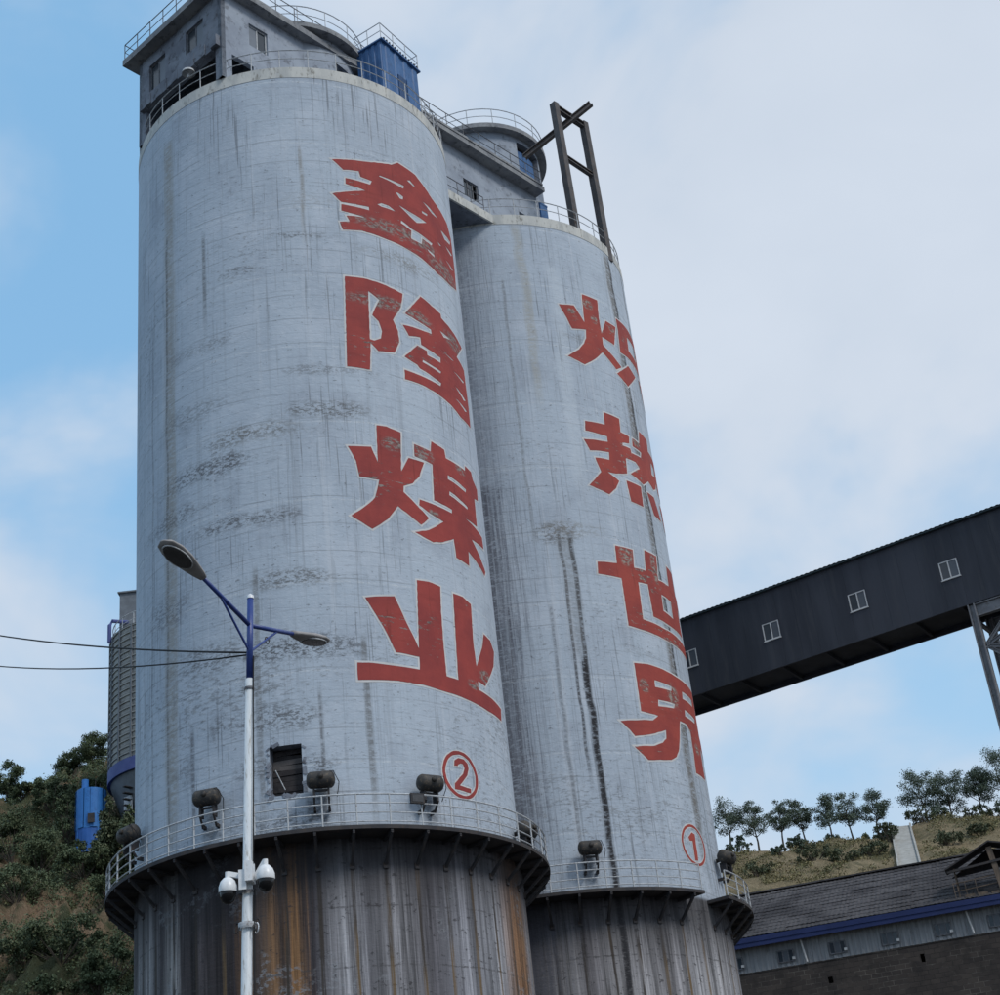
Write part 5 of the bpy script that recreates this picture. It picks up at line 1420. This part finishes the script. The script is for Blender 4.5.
# ------------------------------------------------------------------ street lamp, cameras, wires
LX, LY = -3.77, 19.0
lp = thing('street_lamp', 'white and blue double-armed street lamp post in front of the near silo', 'street lamp', (LX, LY, 0))
lean = .0365
def lpx(z): return lean * z
MB().tube((lpx(-.1), 0, -.1), (lpx(9.6), 0, 9.6), .088, .050, 20).build('pole', M['pole_white'], lp, smooth=True)
MB().tube((lpx(9.6), 0, 9.6), (lpx(10.72), 0, 10.72), .043, .041, 16).build('pole_top', M['navy'], lp, smooth=True)
MB().lathe([(.046, 10.72), (.046, 10.76), (.01, 10.79)], 14, Matrix.Translation((lpx(10.75), 0, 0))).build('pole_cap', M['cam_white'], lp, smooth=True)
MB().lathe([(.22, 0), (.22, .03), (.10, .05)], 16).build('base_plate', M['pole_white'], lp)
ad = Vector((-.415, -.91, 0))
def luminaire(root, base, d, L, up=.30):
    """flattened lamp head along d, seen from below"""
    d = d.normalized(); s = d.cross(Vector((0, 0, 1))).normalized(); u = s.cross(d)
    secs = [(0, .055, .05, .05), (.10, .085, .055, .05), (.28, .12, .06, .055), (.50, .155, .06, .07), (.75, .16, .05, .07), (.92, .12, .035, .05), (1.0, .03, .015, .015)]
    mb = MB(); n = 16; vs = []
    for (t, w, lo, hi) in secs:
        c = base + d * (t * L)
        for j in range(n):
            a = 2 * PI * j / n
            vs.append(c + s * (math.cos(a) * w) + u * (math.sin(a) * (hi if math.sin(a) > 0 else lo * .6)))
    fs = [(k * n + j, k * n + (j + 1) % n, (k + 1) * n + (j + 1) % n, (k + 1) * n + j) for k in range(len(secs) - 1) for j in range(n)]
    fs += [tuple(range(n - 1, -1, -1)), tuple(range((len(secs) - 1) * n, len(secs) * n))]
    mb.add(vs, fs)
    h = mb.build('lamp_head', M['lamp_grey'], root, smooth=True)
    gb = MB(); vs = []
    m2 = 20
    for rr, off in ((1.0, .030), (.93, .048), (0.0, .055)):
        for j in range(m2):
            a = 2 * PI * j / m2
            c = base + d * (L * .62) - u * off
            vs.append(c + d * (math.cos(a) * L * .29 * rr) + s * (math.sin(a) * .125 * rr))
    gb.add(vs, [(k * m2 + j, k * m2 + (j + 1) % m2, (k + 1) * m2 + (j + 1) % m2, (k + 1) * m2 + j) for k in range(2) for j in range(m2)])
    gb.build('lamp_glass', M['lamp_glass'], h)
    tb = MB(); vs = []
    tb.path([base + d * (L * (.62 + .30 * math.cos(a))) + s * (math.sin(a) * .132) - u * .034 for a in [2 * PI * j / 24 for j in range(24)]], .010, 5, True)
    tb.build('glass_rim', M['frame_white'] if False else M['rail'], h)
    return h
for sgn, end_z in ((1, 10.90), (-1, 10.74)):
    b0 = Vector((lpx(10.34), 0, 10.34))
    tip = b0 + ad * (1.78 * sgn) + Vector((0, 0, end_z - 10.34))
    el = b0.lerp(tip, .60)
    am = MB().tube(b0, el, .030, .028, 10)
    arm = am.build('arm', M['navy'], lp, smooth=True)
    br0 = Vector((lpx(9.97), 0, 9.97))
    MB().tube(br0, b0.lerp(tip, .36), .016, n=8).build('brace', M['navy'], arm)
    dd = (tip - b0).normalized(); dd = Vector((dd.x, dd.y, dd.z * .75))
    luminaire(lp, b0.lerp(tip, .555), dd, .84)
MB().path([Vector((lpx(10.25), 0, 10.28)) - ad * .38 + Vector((0, 0, .045 * math.cos(t) - .02)) + ad * (.045 * math.sin(t)) for t in [i * PI / 6 for i in range(12)]], .009, 5, True).build('hook_ring', M['dark_steel'], lp)
MB().path([(lpx(9.9) + .055, -.03, 9.9), (lpx(9.2) + .06, -.05, 9.2), (lpx(8.3) + .07, -.05, 8.3), (lpx(7.2) + .075, -.055, 7.2)], .009, 5).build('cable_run', M['wire'], lp)

for zc in (6.86, 7.02, 9.45):
    MB().lathe([(.098 if zc < 8 else .060, 0), (.102 if zc < 8 else .064, .008), (.102 if zc < 8 else .064, .03), (.098 if zc < 8 else .060, .038)], 20, Matrix.Translation((lpx(zc), 0, zc))).build('clamp_band', M['rail_dark'], lp)
MB().path([(lpx(6.9) + .095, -.04, 6.9), (lpx(6.2) + .10, -.05, 6.2), (lpx(5) + .10, -.05, 5.0), (lpx(3) + .105, -.05, 3.0)], .008, 5).build('cable_run', M['wire'], lp)
def ptz(loc, label):
    t = thing('security_camera', label, 'camera', loc, group='dome cameras on the lamp post')
    return t
for sgn, dx, dz, lab in ((-1, -.225, -.02, 'white dome security camera on the left side of the lamp post'), (1, .235, .07, 'white dome security camera on the right side of the lamp post')):
    px = LX + lpx(7.0)
    c = Vector((px + dx, LY - (.06 if sgn < 0 else .10), 6.93 + dz))
    t = ptz(tuple(c), lab)
    MB().lathe([(.012, .155), (.05, .15), (.088, .11), (.110, .05), (.113, -.005), (.108, -.02)], 28).build('housing', M['cam_white'], t, smooth=True)
    MB().lathe([(.100, -.02), (.100, -.04), (.094, -.085), (.068, -.135), (.03, -.158), (.002, -.163)], 28).build('dome', M['cam_black'], t, smooth=True)
    b = MB()
    b.tube((0, 0, .14), (0, 0, .225), .032, n=12)
    b.bar((0, 0, .20), (-dx * .62, -c.y + LY - .02, .17 if sgn < 0 else .02), .05, .06)
    b.build('arm', M['cam_white'], t)
    MB().box(-dx - sgn * -.04 - .045, -dx - sgn * -.04 + .045, -.06, .14, -.02, .22).build('mount_box', M['cam_white'], t)
cl = thing('cable_coil', 'coiled cables strapped round the white lamp post below the cameras', 'cable', (LX + lpx(6.5), LY, 6.45))
MB().lathe([(.10, 0), (.104, .02), (.104, .05), (.10, .07)], 20).build('strap', M['rail'], cl)
for k in range(3):
    pts = []
    for i in range(17):
        a = 2 * PI * i / 16
        pts.append(((.115 if k != 1 else -.115) + .035 * math.cos(a), -.03 - .06 * math.cos(a + k), -.01 + .02 * k + (.06 + .012 * k) * math.sin(a)))
    MB().path(pts[:-1], .008, 5, True).build('cable_loop', M['wire'] if k else M['cam_white'], cl)
def wire(p, q, sag, r, label):
    p, q = Vector(p), Vector(q); pts = []
    for i in range(33):
        t = i / 32; c = p.lerp(q, t); c.z -= sag * 4 * t * (1 - t); pts.append(c)
    mb = MB().path([v - p for v in pts], r, 6)
    o = mb.build('overhead_cable', M['wire'], None, True, p)
    return tag(o, label, 'cable', 'overhead cables to the lamp post')
att = Vector((LX + lpx(9.97) - .05, LY, 9.97))
wire(att, (-19.0, 38.0, 22.15), .55, .014, 'upper black overhead cable running left from the lamp post')
wire(att + Vector((0, .03, -.02)), (-19.0, 38.0, 21.35), .85, .011, 'lower thin overhead cable running left from the lamp post')
